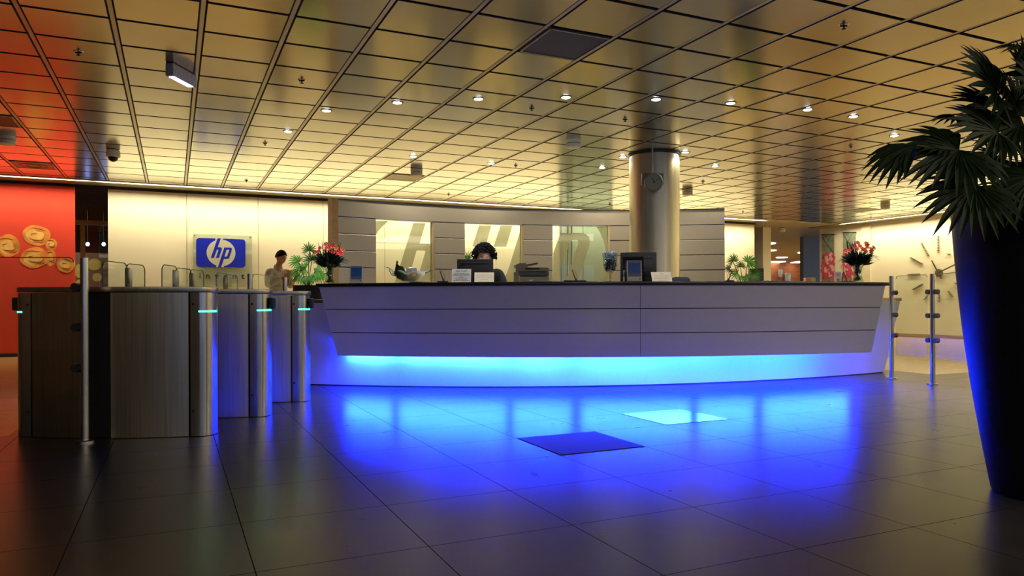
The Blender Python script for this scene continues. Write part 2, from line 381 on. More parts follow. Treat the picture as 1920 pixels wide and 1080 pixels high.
m = MB(); q = atu(1421, 500, 15.9); a = q.x*C_+q.y*S_; m.ubox(15.7, 16.1, a, a+.30, 0, CEIL+.02); m.build('wall_end', CREAM, smooth=False, kind='structure')
m = MB(); m.ubox(14.98, 15.12, vE-.02, vE+.16, 0, CEIL+.02); m.build('trim_5', mat('grey_blue_post', (.12, .13, .16), .5), smooth=False, kind='structure')
m = MB(); m.ubox(15.12, 40, VR+20, VR+20.15, 0, CEIL+.1); m.build('wall_outer', DKW, smooth=False, kind='structure')
# glazing to the left of the rear wall, with a yellow door frame beyond it
fr = MB(); YEL = mat('yellow_frame', (.42, .33, .10), .5)
q = atu(155, 470, 17.0); vv = q.x*C_+q.y*S_; zt = atu(155, 421, 17.0).z
fr.ubox(17, 17.06, vv-.04, vv+.04, 0, zt).ubox(17, 17.06, vv-1.5, vv+1.0, zt, zt+.09)
fr.build('door_2', YEL, smooth=False, kind='structure')
MB().ubox(17.02, 17.04, vv+.04, vv+.95, 0, zt).build('pane', GLASS, D.objects['door_2'], smooth=False)

# ---- lights in the far space, then added area fill
for px, py in ((1440, 457), (1443, 470), (1466, 483), (1508, 474), (1523, 480)):
    q = atz(px, py, CEIL)
    LAMP = mat('far_lamp', (.9, .9, .9), .5, emit=(1, .93, .8), es=5)
    tag(MB().lathe([(.26, .012), (.26, -.01), (.2, -.012)], q, 20).build('ceiling_light', LAMP),
        {1440: 'round ceiling light above the far hall, highest of those left', 1443: 'round ceiling light just below the highest left one', 1466: 'small round ceiling light in middle of the far hall',
         1508: 'round ceiling light on right of the far hall', 1523: 'round ceiling light cut by the cream wall edge'}[px], 'ceiling light', 'round lights in the far hall ceiling')
for x0, x1, lb in ((1435, 1461, 'left'), (1484, 1509, 'right')):
    a = atz(x0, 492.5, CEIL); b = atz(x1, 492.5, CEIL); c = (a+b)/2
    tag(MB().obox(c+Vector((0, -.4, -.0)), (1, 0, 0), (0, 1, 0), UP, (b-a).length/2, .5, .015).build('ceiling_light', LAMP), 'long %s strip light over the orange brick wall' % lb, 'ceiling light', 'strip lights before the brick wall')
area('far_fill', G(24, 24, CEIL-.05), 7, 7, 170, (1, .85, .6), (0, 0, 0))  # added fill under the ceiling, brightens the far hall
area('far_fill', G(18, -3, CEIL-.06), 2, 2, 70, (1, .85, .6), (0, 0, 0))  # added fill that lifts the dark gap left of the rear wall

# ================================================================== STEEL COLUMN
cc = Vector((2.035, 10.43, 0)); CRAD = .353
COLM = mat('column_steel', (.64, .59, .45), .38, 1, var=.10, scale=5, stretch=(5, 5, .3), rvar=.05)
o = thing('round_column', 'round brushed steel column rising from behind the counter to the ceiling', 'column', cc)
MB().lathe([(CRAD, 0), (CRAD, CEIL-.03)], cc, 64).build('shaft', COLM, o)
MB().lathe([(CRAD+.01, CEIL-.03), (CRAD+.02, CEIL-.002)], cc, 48).build('collar', BLACKM, o)
t = Vector((-.02, -1, 0)).normalized()
# clock on the column with its bracket and cable duct
kc = aty(1224, 343, 10.04)
ck = thing('wall_clock', 'small round grey clock on the steel column showing ten past eleven', 'clock', kc)
K = mat('clock_grey', (.18, .17, .14), .45, .3)
MB().box(kc+Vector((-.148, .0, -.02)), kc+Vector((.148, .06, .135))).build('bracket', K, ck, bevel=.004)
MB().lathe([(.127, -.0), (.127, -.07), (.120, -.085), (.112, -.088)], kc, 40, 'y').build('case', K, ck)
MB().lathe([(.112, -.0885), (.112, -.0895)], kc, 40, 'y').build('dial', mat('clock_dial', (.26, .26, .22), .4), ck)
for i in range(12):
    a = i*pi/6; d = Vector((sin(a), 0, cos(a))); MB().obox(kc+d*.096+Vector((0, -.0905, 0)), d, d.cross(Vector((0, 1, 0))), (0, 1, 0), .009, .0025, .0006).build('hour_mark', BLACKM, ck)
def hand(par, c, ang, L, w, nm, nrm, right, back=.02):
    d = right*sin(ang)+UP*cos(ang); s = d.cross(nrm)
    MB().obox(c+d*(L-back)/2, d, s, nrm, (L+back)/2, w, .0012).build(nm, BLACKM, par, smooth=False)
hand(ck, kc+Vector((0, -.093, 0)), R(-25), .06, .004, 'hour_hand', Vector((0, 1, 0)), Vector((1, 0, 0)))
hand(ck, kc+Vector((0, -.096, 0)), R(60), .09, .003, 'minute_hand', Vector((0, 1, 0)), Vector((1, 0, 0)))
tag(MB().box((kc.x-.012, 10.055, kc.z+.14), (kc.x+.012, 10.083, CEIL-.002)).build('cable_duct', RAIL, bevel=.003), 'thin vertical cable duct running down the column to the clock', 'cable duct')

# ================================================================== CURVED SCREEN WALL BEHIND THE COUNTER
P1, P2, P3 = Vector((-2.435, 10.236)), Vector((.236, 11.426)), Vector((3.325, 11.426))
def circ(a, b, c):
    d = 2*(a.x*(b.y-c.y)+b.x*(c.y-a.y)+c.x*(a.y-b.y)); A, B, Cc = a.dot(a), b.dot(b), c.dot(c)
    q = Vector(((A*(b.y-c.y)+B*(c.y-a.y)+Cc*(a.y-b.y))/d, (A*(c.x-b.x)+B*(a.x-c.x)+Cc*(b.x-a.x))/d)); return q, (q-a).length
SCc, SCr = circ(P1, P2, P3)
def scr(px, off=0.0):                                       # point of the arc seen at pixel column px
    a = (px-960)/F; A = a*a+1; B = -2*(a*SCc.x+SCc.y); Cq = SCc.dot(SCc)-SCr**2
    Y = (-B+math.sqrt(B*B-4*A*Cq))/(2*A); p = Vector((a*Y, Y)); d = (p-SCc).normalized()
    return p+d*off
def arcpts(a, b, off, n=None):
    pa, pb = scr(a)-SCc, scr(b)-SCc; ta, tb = math.atan2(pa.y, pa.x), math.atan2(pb.y, pb.x)
    n = n or max(2, int(abs(tb-ta)*SCr/.12)); return [SCc+Vector((cos(ta+(tb-ta)*i/n), sin(ta+(tb-ta)*i/n)))*(SCr+off) for i in range(n+1)]
def arcslab(m, a, b, o0, o1, z0, z1, n=None):
    A = arcpts(a, b, o0, n); B = arcpts(a, b, o1, n); k = len(A)
    vs = [Vector((p.x, p.y, z)) for z in (z0, z1) for L in (A, B) for p in L]
    i0 = lambda i: i; i1 = lambda i: k+i; j0 = lambda i: 2*k+i; j1 = lambda i: 3*k+i; fs = []
    for i in range(k-1): fs += [(i0(i), i0(i+1), j0(i+1), j0(i)), (i1(i), j1(i), j1(i+1), i1(i+1)), (i0(i), i1(i), i1(i+1), i0(i+1)), (j0(i), j0(i+1), j1(i+1), j1(i))]
    fs += [(i0(0), j0(0), j1(0), i1(0)), (i0(k-1), i1(k-1), j1(k-1), j0(k-1))]; return m.add(vs, fs)
ZT = 2.336; RW = .2365; wx = [(704.5, 811), (871.5, 978), (1036, 1140)]
sc = thing('curved_screen', 'curved beige panelled screen wall with three glazed openings behind the counter', 'screen wall', (SCc.x, SCc.y+SCr, 0))
m = MB(); arcslab(m, 633.5, 1359, -.02, .10, ZT-.229, ZT); m.build('header_panel', GREY, sc)
rows = [ZT-RW*k for k in range(1, 10)]
for a, b in ((633.5, 704.5), (815, 871.5), (982, 1036), (1144, 1359)):
    m = MB()
    for z in rows: arcslab(m, a, b, -.02, .10, max(0, z-RW+.009), z-.008)
    m.build('panel_stack', GREY, sc)
m = MB()
arcslab(m, 633.5, 1359, 0, .09, 0.0, .001)
for a, b in ((633.5, 704.5), (815, 871.5), (982, 1036), (1144, 1359)):
    arcslab(m, a, b, -.005, .09, 0, ZT-.229)
    for z in rows[0:7]: arcslab(MB(), a, b, -.012, -.004, z-.007, z-.003).build('shadow_gap_trim', CHROME, sc)
m.build('core', BLACKM, sc)
m = MB(); arcslab(m, 633.5, 1359, -.03, .11, ZT, ZT+.014); m.build('top_rail', BLACKM, sc)
for a, b in wx:
    m = MB(); arcslab(m, a, b, -.012, .09, ZT-.238, ZT-.229); m.build('head_rail', CHROME, sc)
m = MB(); arcslab(m, 622.5, 633.3, -.03, .14, 0, ZT+.014, 2); m.build('end_board', WOOD, sc, smooth=False)
JAMB = mat('jamb_cream', (.55, .47, .26), .5)
for (a, b), c in zip(wx, (815, 982, 1144)):
    m = MB(); arcslab(m, b, c, -.012, .10, 0, ZT-.238, 2); m.build('jamb', JAMB, sc, smooth=False)
    m = MB(); arcslab(m, a, b, -.02, .10, 0, .93); m.build('sill_panel', GREY, sc)
    pa, pb = scr(a, .04), scr(b, .04)
    d = Vector((pb.x-pa.x, pb.y-pa.y, 0)).normalized(); nrm = Vector((d.y, -d.x, 0)); o3 = Vector((pa.x, pa.y, 0))
    gp = MB().obox((o3+Vector((pb.x, pb.y, 0)))/2+UP*(.93+ZT-.238)/2, d, nrm, UP, (pb-pa).length/2, .004, (ZT-.238-.93)/2).build('glass_pane', GLASS, sc, smooth=False)
    def onpl(x, y):
        aa, bb = ray(x, y); dr_ = Vector((aa, 1, bb)); t_ = (o3+nrm*.006-Vector((0, 0, CH))).dot(nrm)/dr_.dot(nrm); return Vector((0, 0, CH))+dr_*t_
    z7 = lambda P: [(690+x/6.194, 400+y/6.194) for x, y in P]; z4 = lambda P: [(820+x/6, 400+y/6) for x, y in P]
    if a < 800: polys = [z7([(527,112),(667,114),(600,350),(762,355),(762,805),(560,805),(668,440),(640,432),(565,432),(455,805),(310,805)]), z7([(86,88),(235,92),(195,125),(150,170),(115,210),(86,262)])]
    elif a < 1000: polys = [z7([(1290,140),(1432,142),(1366,386),(1212,386)]), z7([(1538,142),(1677,144),(1606,388),(1460,388)]), z7([(1784,146),(1784,805),(1572,805),(1650,590)])]
    else: polys = [z4([(1385,222),(1640,222),(1680,240),(1708,270),(1718,320),(1705,385),(1580,765),(1450,765),(1585,335),(1578,302),(1505,300),(1380,640),(1380,765),(1300,765),(1305,445)]),
                   z4([(1790,152),(1830,215),(1865,300),(1890,400),(1895,500),(1885,600),(1862,765),(1912,765),(1912,152)])]
    for P in polys: MB().prism([onpl(*q) for q in P], nrm*.001).build('frosted_film', FROST, gp, smooth=False)

# ================================================================== RECEPTION COUNTER
ZB, ZS, ZC = .345, 1.045, 1.08
def cf(x, z, off=0.0):                                      # face of the counter
    t = (z-ZB)/(ZS-ZB); return Vector((x, 7.13-.13*t+.0602*(x-.677)**2+off, z))
def cxe(z):
    t = (z-ZB)/(ZS-ZB); return -1.79-.165*t, 3.79+.10*t
ct = thing('reception_counter', 'long curved reception counter with grey panels, black top and blue glow underneath', 'counter', (0.8, 7.6, 0))
NX = 72
def shell(m, z0, z1, d0, d1, split=None):
    a0, b0 = cxe(z0); a1, b1 = cxe(z1); lo, hi = split or (0, 1)
    fn = lambda dd: [[cf((a+(b-a)*(lo+(hi-lo)*i/NX)), z, dd) for i in range(NX+1)] for z, a, b in ((z0, a0, b0), (z1, a1, b1))]
    Fr, Bk = fn(d0), fn(d1); vs = Fr[0]+Fr[1]+Bk[0]+Bk[1]; k = NX+1; fs = []
    for i in range(NX): fs += [(i, i+1, k+i+1, k+i), (2*k+i, 3*k+i, 3*k+i+1, 2*k+i+1), (i, 2*k+i, 2*k+i+1, i+1), (k+i, k+i+1, 3*k+i+1, 3*k+i)]
    fs += [(0, k, 3*k, 2*k), (NX, 2*k+NX, 3*k+NX, k+NX)]; return m.add(vs, fs)
m = MB(); shell(m, ZB+.01, ZS, .018, .10); m.build('carcass', BLACKM, ct)
for z0, z1 in ((.345, .579), (.587, .816), (.824, ZS)):
    for sp in ((0, .545), (.5457, 1)): m = MB(); shell(m, z0, z1, 0, .02, sp); m.build('front_panel', GREYC, ct)
def slab_arc(m, x0, x1, d0, d1, z0, z1):
    fn = lambda z, dd: [cf(x0+(x1-x0)*i/NX, ZS, dd)*1 for i in range(NX+1)]
    vs = []
    for z in (z0, z1):
        for dd in (d0, d1):
            for q in fn(z, dd): vs.append(Vector((q.x, q.y, z)))
    k = NX+1; fs = []
    for i in range(NX): fs += [(i, i+1, 2*k+i+1, 2*k+i), (k+i, 3*k+i, 3*k+i+1, k+i+1), (i, k+i, k+i+1, i+1), (2*k+i, 2*k+i+1, 3*k+i+1, 3*k+i)]
    fs += [(0, 2*k, 3*k, k), (NX, k+NX, 3*k+NX, 2*k+NX)]; return m.add(vs, fs)
m = MB(); shell(m, .455, .475, .05, .9); m.build('soffit', GREYC, ct)
m = MB(); slab_arc(m, -1.985, 3.93, -.03, .42, ZS, ZC); m.build('countertop', SLAB, ct, bevel=.004)
m = MB()                                                    # end cheeks and shelf underside closing the shell
for e in (0, 1):
    P = []
    for z, dd in ((ZB+.01, .02), (ZS, .02), (ZS, .36), (ZB+.01, .40 if e else .26)):
        x = cxe(z)[e]+(.012 if e == 0 else -.012); P.append(cf(x, z, dd))
    MB().prism(P, (.03 if e == 0 else -.03, 0, 0)).build('end_cheek', GREYC, ct, smooth=False)
def bf(x, off=0.0, z=0.0): return Vector((x, 7.60+.068*(x+.05)**2+off, z))
def basearc(m, x0, x1, d0, d1, z0, z1, fl=0.0, n=60):
    vs = []; g = lambda x, z: x+((fl*(z-z0)/(z1-z0)) if x > 4 else 0)
    for z in (z0, z1):
        for dd in (d0, d1):
            for i in range(n+1):
                q = bf(x0+(x1-x0)*i/n, dd, z); q.x += fl*(z-z0)/(z1-z0)*max(0, (i/n-.8)/.2); vs.append(q)
    k = n+1; fs = []
    for i in range(n): fs += [(i, i+1, 2*k+i+1, 2*k+i), (k+i, 3*k+i, 3*k+i+1, k+i+1), (i, k+i, k+i+1, i+1), (2*k+i, 2*k+i+1, 3*k+i+1, 3*k+i)]
    fs += [(0, 2*k, 3*k, k), (n, k+n, 3*k+n, 2*k+n)]; return m.add(vs, fs)
basearc(MB(), -2.55, 4.62, 0, .42, 0.012, .885, .20).build('plinth', WHITE, ct)
basearc(MB(), -2.54, 4.60, .01, .42, 0, .012).build('kick_strip', DSTEEL, ct)
# oak shelf that shows beyond both ends of the counter
m = MB(); basearc(m, 3.9, 4.90, -.07, .55, .888, .93, 0, 16); m.build('end_shelf', WOOD, ct, bevel=.006)
m = MB(); basearc(m, -2.60, -2.02, -.03, .45, .888, .925, 0, 12); m.build('end_shelf', DWOOD, ct, bevel=.005)
m = MB(); q = bf(4.36, -.02, .57); fin = MB()
fin.lathe([(.0, -.02), (.02, -.012), (.028, 0), (.02, .012), (0, .02)], (0, 0, 0), 24, 'z', caps=False)
fin = MB(); zs = [.33+.55*i/12 for i in range(13)]
for i, z in enumerate(zs):
    pass
P = [Vector((4.28, 0, .885)), Vector((4.44, 0, .885)), Vector((4.42, 0, .70)), Vector((4.36, 0, .50)), Vector((4.295, 0, .36)), Vector((4.26, 0, .325)), Vector((4.235, 0, .34)), Vector((4.225, 0, .45)), Vector((4.235, 0, .66))]
for p in P: p.y = bf(p.x).y-.035
fin.prism(P, (0, .03, 0)).build('support_fin', BLACKM, ct, smooth=False)
# desk behind

# blue tubes under the overhang
LED = (.0035, .021, 1.0)
TUBE = mat('blue_tube', (.1, .2, .9), .5, var=.01, emit=LED, es=2500)
for a, b in ((646, 733), (748, 948), (962, 1068), (1088, 1282), (1298, 1394), (1412, 1552)):
    # x of the plinth at that pixel column
    def xb(px):
        k = (px-960)/F; x = 0
        for _ in range(20): x = k*(bf(x, -.08).y)
        return x
    x0, x1 = xb(a), xb(b); pts = []
    for i in range(7):
        x = x0+(x1-x0)*i/6; q = cf(x, ZB, .32); q.z = .379; q.y = min(q.y, bf(x, -.06).y); pts.append(q)
    MB().tube(pts, .010, 8).build('light_tube', TUBE, ct)

# ================================================================== SPEED GATES
GREEN = mat('green_indicator', (.1, .8, .4), .4, emit=(.02, 1, .38), es=14)
def stile(cx, cy, label, reader, slotblk, sep=True):
    T = .99; L = .655; o = thing('turnstile_pedestal', label, 'turnstile', (cx, cy, 0), 'steel gate pedestals')
    hw = lambda x: .068+.098*max(0, 1-(x/L)**2)
    def outline(x0, x1, n=16, ins=0.0):
        F_ = [Vector((cx+x0+(x1-x0)*i/n, cy-hw(x0+(x1-x0)*i/n)+ins, 0)) for i in range(n+1)]
        B_ = [Vector((q.x, 2*cy-q.y, 0)) for q in reversed(F_)]; return F_+B_
    for x0, x1 in ((-.515, -.15), (.035, .515)): MB().prism([q+UP*.004 for q in outline(x0, x1)], UP*(T-.042)).build('side_panel', STEEL, o)
    MB().prism([q+UP*.004 for q in outline(-.15, .035, 6, .055)], UP*(T-.04)).build('wing_housing', DSTEEL, o)
    for s in (-1, 1):
        pts = []
        for i in range(19):
            a = -pi/2+pi*i/18; pts.append(Vector((cx+s*(.580+.075*cos(a)), cy+.105*sin(a), .004)))
        pts += [Vector((cx+s*.527, cy+.103, .004)), Vector((cx+s*.527, cy-.103, .004))]
        ep = MB().prism(pts, UP*(T-.042)).build('end_post', STEELH, o)
        sb = MB()
        ang = [R(v) for v in range(-88, 8 if s > 0 else -40, 6)]
        F1 = [Vector((cx+s*(.580+.0765*cos(a)), cy+.1065*sin(a), .822)) for a in ang]; F2 = [Vector((cx+s*(.580+.071*cos(a)), cy+.10*sin(a), .822)) for a in ang]
        sb.prism(F1+F2[::-1], UP*.010).build('indicator_strip', GREEN, ep)
        for z in (.17, .875): MB().lathe([(.009, 0), (.009, -.003), (.006, -.005)], (cx+s*.545, cy-.1025, z), 12, 'y').build('bolt', BLACKM, ep)
    MB().prism([q+UP*.004 for q in outline(-.524, .524, 16, .03)], UP*(T-.045)).build('core', BLACKM, o)
    P = []
    for x, y in [(cx+x0, cy-hw(x0)-.008) for x0 in [-.56+1.12*i/20 for i in range(21)]]: P.append(Vector((x, y-.012*(abs(x-cx)/.56)**2, T-.033)))
    P += [Vector((cx+.575+.088*cos(a), cy+.107*sin(a), T-.033)) for a in [R(v) for v in range(-80, 81, 10)]]
    P += [Vector((q.x, 2*cy-q.y, q.z)) for q in reversed(P[:21])]
    P += [Vector((cx-.575-.088*cos(a), cy+.107*sin(-a)*-1, T-.033)) for a in [R(v) for v in range(80, -81, -10)]]
    MB().prism(P, UP*.033).build('top_cap', STEEL, o, bevel=.003)
    if reader:
        s = reader; MB().box((cx+s*.655, cy-.05, .835), (cx+s*.690, cy+.03, .925)).build('card_reader', BLACK, o, bevel=.01)
    if slotblk: MB().box((cx-.30, cy-.185, .925), (cx+.22, cy-.13, .948)).build('sensor_window', BLACK, o)
    return o
stile(-2.650, 4.93, 'nearest steel gate pedestal, behind the slim post with the glass pane', -1, 0)
stile(-2.555, 5.76, 'middle steel gate pedestal with a black card reader on its end', 1, 1)
stile(-2.490, 6.63, 'farthest steel gate pedestal, closest to the reception counter', 1, 1)
# retractable glass wings across the lanes
def wing(y0, y1, x, label, px=None, bar=None):
    o = thing('glass_wing', label, 'gate wing', (x, (y0+y1)/2, .45), 'glass gate wings')
    r = .045; z0, z1 = .45, 1.165; n = 6
    P = [Vector((x, y0, z0)), Vector((x, y1, z0))]+[Vector((x, y1-r+r*cos(a), z1-r+r*sin(a))) for a in [pi/2*i/n for i in range(n+1)]]+[Vector((x, y0+r-r*cos(a), z1-r+r*sin(a))) for a in [pi/2-pi/2*i/n for i in range(n+1)]]
    MB().prism([q+Vector((-.005, 0, 0)) for q in P], (.010, 0, 0)).build('glass_pane', GLASS, o, smooth=False)
    e = MB(); N_ = len(P); c = Vector((x, (y0+y1)/2, .8))
    loop = P[1:]+[P[0]]
    e.tube(loop, .0036, 6); e.build('edge', GLASSE, o)
    if bar: MB().box((x-.012, bar[0], .80), (x+.012, bar[1], .93)).build('hinge_bar', DSTEEL, o, bevel=.003)
    if px:
        MB().box((x-.018, px-.02, .955), (x+.018, px+.02, 1.135)).build('clamp_post', STEELH, o, bevel=.004)
wing(4.85, 5.16, -2.715, 'glass wing rising over the nearest gate pedestal, left of its pair'); wing(5.19, 5.45, -2.735, 'glass wing just behind the leftmost one, with a steel clamp post', 5.22, (5.40, 5.70))
wing(5.34, 5.58, -2.555, 'glass wing in front of the blue logo sign, left of its pair', 5.56); wing(5.80, 6.08, -2.665, 'glass wing under the left end of the logo lettering')
wing(6.08, 6.35, -2.675, 'glass wing under the middle of the logo sign', 6.12); wing(6.68, 6.94, -2.70, 'glass wing under the right part of the logo sign'); wing(6.98, 7.30, -2.74, 'glass wing under the last letters of the logo sign', 7.0, (6.72, 7.02))
# slim posts with glass panes
def barrier(label, p): return thing('glass_barrier', label, 'barrier', (p[0], p[1], 0), 'glass barriers on slim steel posts')
def post(o, p, clamps, zt=1.17, dirs=((1, 0, 0),)):
    c = Vector((p[0], p[1], 0)); po = MB().cyl(c, c+UP*zt, .0245, 24).build('post', STEELH, o)
    MB().lathe([(.055, 0), (.055, .012), (.045, .018), (.026, .019)], c, 28).build('base_flange', STEELH, po)
    for z in clamps:
        for d in dirs:
            d = Vector(d); n = d.cross(UP); b = MB(); k = c+d*.052+UP*z
            b.cyl(k-n*.022, k+n*.022, .026, 20); b.obox(c+d*.03+UP*z, d, n, UP, .02, .012, .014); b.build('glass_clamp', DSTEEL, po)
def pane(o, a, b, z0, z1):
    a = Vector((a[0], a[1], 0)); b = Vector((b[0], b[1], 0)); d = (b-a).normalized(); n = d.cross(UP); r = .03; P = []
    for (x, zz, a0) in ((a+d*r, z0+r, 180), (b-d*r, z0+r, 270), (b-d*r, z1-r, 0), (a+d*r, z1-r, 90)):
        for i in range(5): t = R(a0+90*i/4); P.append(x+d*r*cos(t)+UP*(zz+r*sin(t)))
    gp = MB().prism([q-n*.005 for q in P], n*.010).build('glass_pane', GLASS, o, smooth=False)
    MB().tube([q for q in P[10:]], .0030, 6).build('top_edge', GLASSE, gp)
o = barrier('glass barrier with slim steel post before the nearest gate pedestal', (-2.712, 4.64))
post(o, (-2.712, 4.64), (.985, .73, .47), dirs=((-1, 0, 0),)); pane(o, (-4.35, 4.47), (-2.775, 4.63), .285, 1.172)
o = barrier('glass barrier between two slim posts in front of the man by the wall', (-2.47, 7.6))
post(o, (-2.50, 6.98), (.98, .73), 1.165, dirs=((0, 1, 0),)); post(o, (-2.44, 7.86), (.98, .73), 1.165, dirs=((0, -1, 0),)); pane(o, (-2.495, 7.05), (-2.445, 7.79), .285, 1.165)
pf = atz(1667, 711, 0); pn = atz(1749, 722, 0); dd = (pn-pf).normalized(); p3 = pn+Vector((-.03, -.95, 0)); sh = Vector((.03, 0, 0))
o = barrier('glass barrier on slim posts running from the counter end to the black planter', pn)
post(o, pf+sh, (.98, .73, .50), dirs=(tuple(dd),)); post(o, pn, (.98, .73, .47), dirs=(tuple(dd), tuple(-dd))); post(o, p3, (.98, .73, .47), dirs=((0, 1, 0),))
pane(o, pf+sh+dd*.07, pn-dd*.07, .285, 1.165); pane(o, pn+Vector((0, -.07, 0)), p3+Vector((0, .07, 0)), .285, 1.165)

# floor covers set in the slate
def cover(u0, u1, v0, v1, m_, label, nm):
    tag(MB().ubox(u0, u1, v0, v1, 0.0, .003).build(nm, m_, smooth=False), label, 'floor cover')
cover(4.283, 4.857, 3.197, 3.767, mat('steel_cover', (.42, .42, .42), .16, 1, var=.15, scale=60, bump=.1), 'polished metal floor cover glowing blue before the counter', 'floor_cover')
cover(3.693, 4.275, 2.016, 2.592, mat('mesh_cover', (.02, .018, .02), .75, 0, var=.5, scale=400), 'dark matt floor cover in the middle of the floor', 'floor_grille')

# ================================================================== SIGN, BANNER, WALL CLOCK, POSTERS
NR = Vector((S_, -C_, 0))                                    # out of the rear wall, towards the hall
su = WU-.075
def zs(x, y): return (340+x/6.857, 430+y/6.857)
def onu(x, y, u): return atu(*zs(x, y), u)
tl = onu(148, 60, su); tr = onu(908, 84, su); bl = aty(362, 545, tl.y)
sg = thing('wall_sign', 'square glass sign with a blue and white logo on the cream wall', 'sign', onu(520, 300, su))
W_ = (tr-tl).length; zt = (tl.z+tr.z)/2; zb = zt-.98
def sp(s, z): p = tl+(D2*s); return Vector((p.x, p.y, z))
SGL = glassmat('sign_glass', (.86, .90, .84), frost=.25, fcol=(.62, .66, .58))
MB().prism([sp(0, zb), sp(W_, zb), sp(W_, zt), sp(0, zt)], NR*.008).build('glass_plate', SGL, sg, smooth=False)
so = MB()
for s, z in ((.03, zt-.03), (W_-.03, zt-.03), (.03, zb+.03), (W_-.03, zb+.03)):
    c = sp(s, z); so.cyl(c-NR*.055, c+NR*.016, .013, 12)
so.build('standoff', CHROME, sg)
# logo geometry in the sign's own plane: s to the right, z up, sized from the plate
uL, uR = onu(190, 300, su), onu(824, 300, su); s0 = (uL-tl).dot(D2); s1 = (uR-tl).dot(D2)
zT = onu(507, 120, su).z; zB = onu(507, 487, su).z
lw = s1-s0; lh = zT-zB
def LP(x, y, d=.010):                                        # x 0..1, y 0..1 over the blue plate
    q = sp(s0+x*lw, zB+y*lh); return q+NR*d
r = .07; P = []
for cx_, cy_, a0 in ((1-r, r*lw/lh, -90), (1-r, 1-r*lw/lh, 0), (r, 1-r*lw/lh, 90), (r, r*lw/lh, 180)):
    for i in range(7): a = R(a0+15*i); P.append(LP(cx_+r*cos(a), cy_+r*lw/lh*sin(a)))
MB().prism(P, NR*.003).build('logo_plate', BLUEP, sg, smooth=False)
PALE = mat('logo_pale', (.56, .56, .44), .5, var=.03)
rc = .292
MB().prism([LP(.5+rc*cos(a), .5+rc*lw/lh*sin(a), .0135) for a in [2*pi*i/48 for i in range(48)]], NR*.001).build('logo_disc', PALE, sg, smooth=False)
def L2(pts, nm, m_, d): MB().prism([LP((x-190)/634, (487-y)/367, d) for x, y in pts], NR*.0012).build(nm, m_, sg, smooth=False)
L2([(437, 118), (533, 118), (520, 160), (425, 160)], 'logo_gap', PALE, .0140); L2([(440, 487), (540, 487), (552, 440), (455, 440)], 'logo_gap', PALE, .0140)
L2([(462,118),(502,118),(464,232),(500,232),(512,238),(517,250),(514,264),(478,368),(440,368),(474,268),(472,262),(454,262),(414,368),(375,368)], 'logo_letter', BLUEP, .0155)
L2([(548,233),(632,233),(644,240),(648,254),(612,362),(604,372),(592,377),(542,377),(505,487),(466,487)], 'logo_letter', BLUEP, .0155)
L2([(578,262),(608,262),(611,268),(583,346),(577,350),(550,350)], 'logo_counter', PALE, .0170)
zin = onu(400, 600, su).z
for ch, x in zip('invent', (240, 340, 455, 568, 680, 790)):
    c = onu(x, 600, su); c.z = zin
    text(ch, .150, frame(c+NR*.0115, D2, UP), mat('sign_ink', (.02, .025, .02), .5), 'lettering', sg, .0008, bold=.0035)
    
# red banner
b1 = atu(141, 450, WU-.03); vb = b1.x*C_+b1.y*S_
bn = thing('red_banner', 'large red fabric banner printed with orange seed pods at the left', 'banner', G(WU-.03, vb-2, 0))
REDM = mat('red_fabric', (.84, .062, .028), .75, var=.05, scale=2)
MB().ubox(WU-.04, WU-.03, -8.2, vb, .06, 2.93).build('cloth', REDM, bn, smooth=False)
MB().ubox(WU-.05, WU-.02, -8.2, vb+.01, .0, .06).ubox(WU-.05, WU-.02, -8.2, vb+.01, 2.93, 2.95).build('rail', BLACKM, bn, smooth=False)
PODM = mat('pod_print', (.92, .33, .055), .75, var=.35, scale=5); PODH = mat('pod_highlight_print', (.95, .55, .14), .75, var=.2, scale=7); CREASE = mat('pod_crease_print', (.52, .13, .015), .75)
def zb_(x, y, d=0): return atu(x/6.752, 400+y/6.752, WU-.041-d)
def pod(cx_, cy_, rx, ry, rot=0, layer=0):
    e = lambda f, ox=0, oy=0, wob=.05: [zb_(cx_+ox+(rx*f*cos(a)*cos(rot)-ry*f*sin(a)*sin(rot))*(1+wob*sin(3*a+cx_)), cy_+oy+(rx*f*cos(a)*sin(rot)+ry*f*sin(a)*cos(rot))*(1+wob*sin(4*a+cy_)), layer) for a in [2*pi*i/40 for i in range(40)]]
    MB().prism(e(1), NR*.0006).build('printed_pod', PODM, bn, smooth=False)
    layer += .0008; MB().prism(e(.62, -rx*.12, ry*.1, .16), NR*.0004).build('printed_highlight', PODH, bn, smooth=False)
    layer += .0008; q_ = random.Random(int(cx_)); t0 = q_.uniform(.2, 1.0)
    for k, (r0, b0, b1) in enumerate(((.55, -.5, 2.2), (.30, 2.4, 4.3), (.80, 3.4, 5.0), (.78, .2, 1.3))):
        pts = [zb_(cx_+rx*(r0+.12*sin(3*t_))*cos(t0+b0+(b1-b0)*t_), cy_+ry*(r0+.1*cos(4*t_))*sin(t0+b0+(b1-b0)*t_)*.9, layer) for t_ in [i/12 for i in range(13)]]
        MB().tube(pts, [.0008+(.009 if k == 0 else .005)*sin(pi*i/12) for i in range(13)], 5).build('printed_crease', CREASE, bn)
pod(645, 390, 80, 72, .5, 0); pod(640, 560, 72, 105, 0, .0003); pod(100, 410, 165, 140, .2, .0006); pod(462, 280, 178, 130, .1, .003); pod(440, 560, 188, 130, -.05, .006); pod(832, 650, 118, 100, 0, .009)
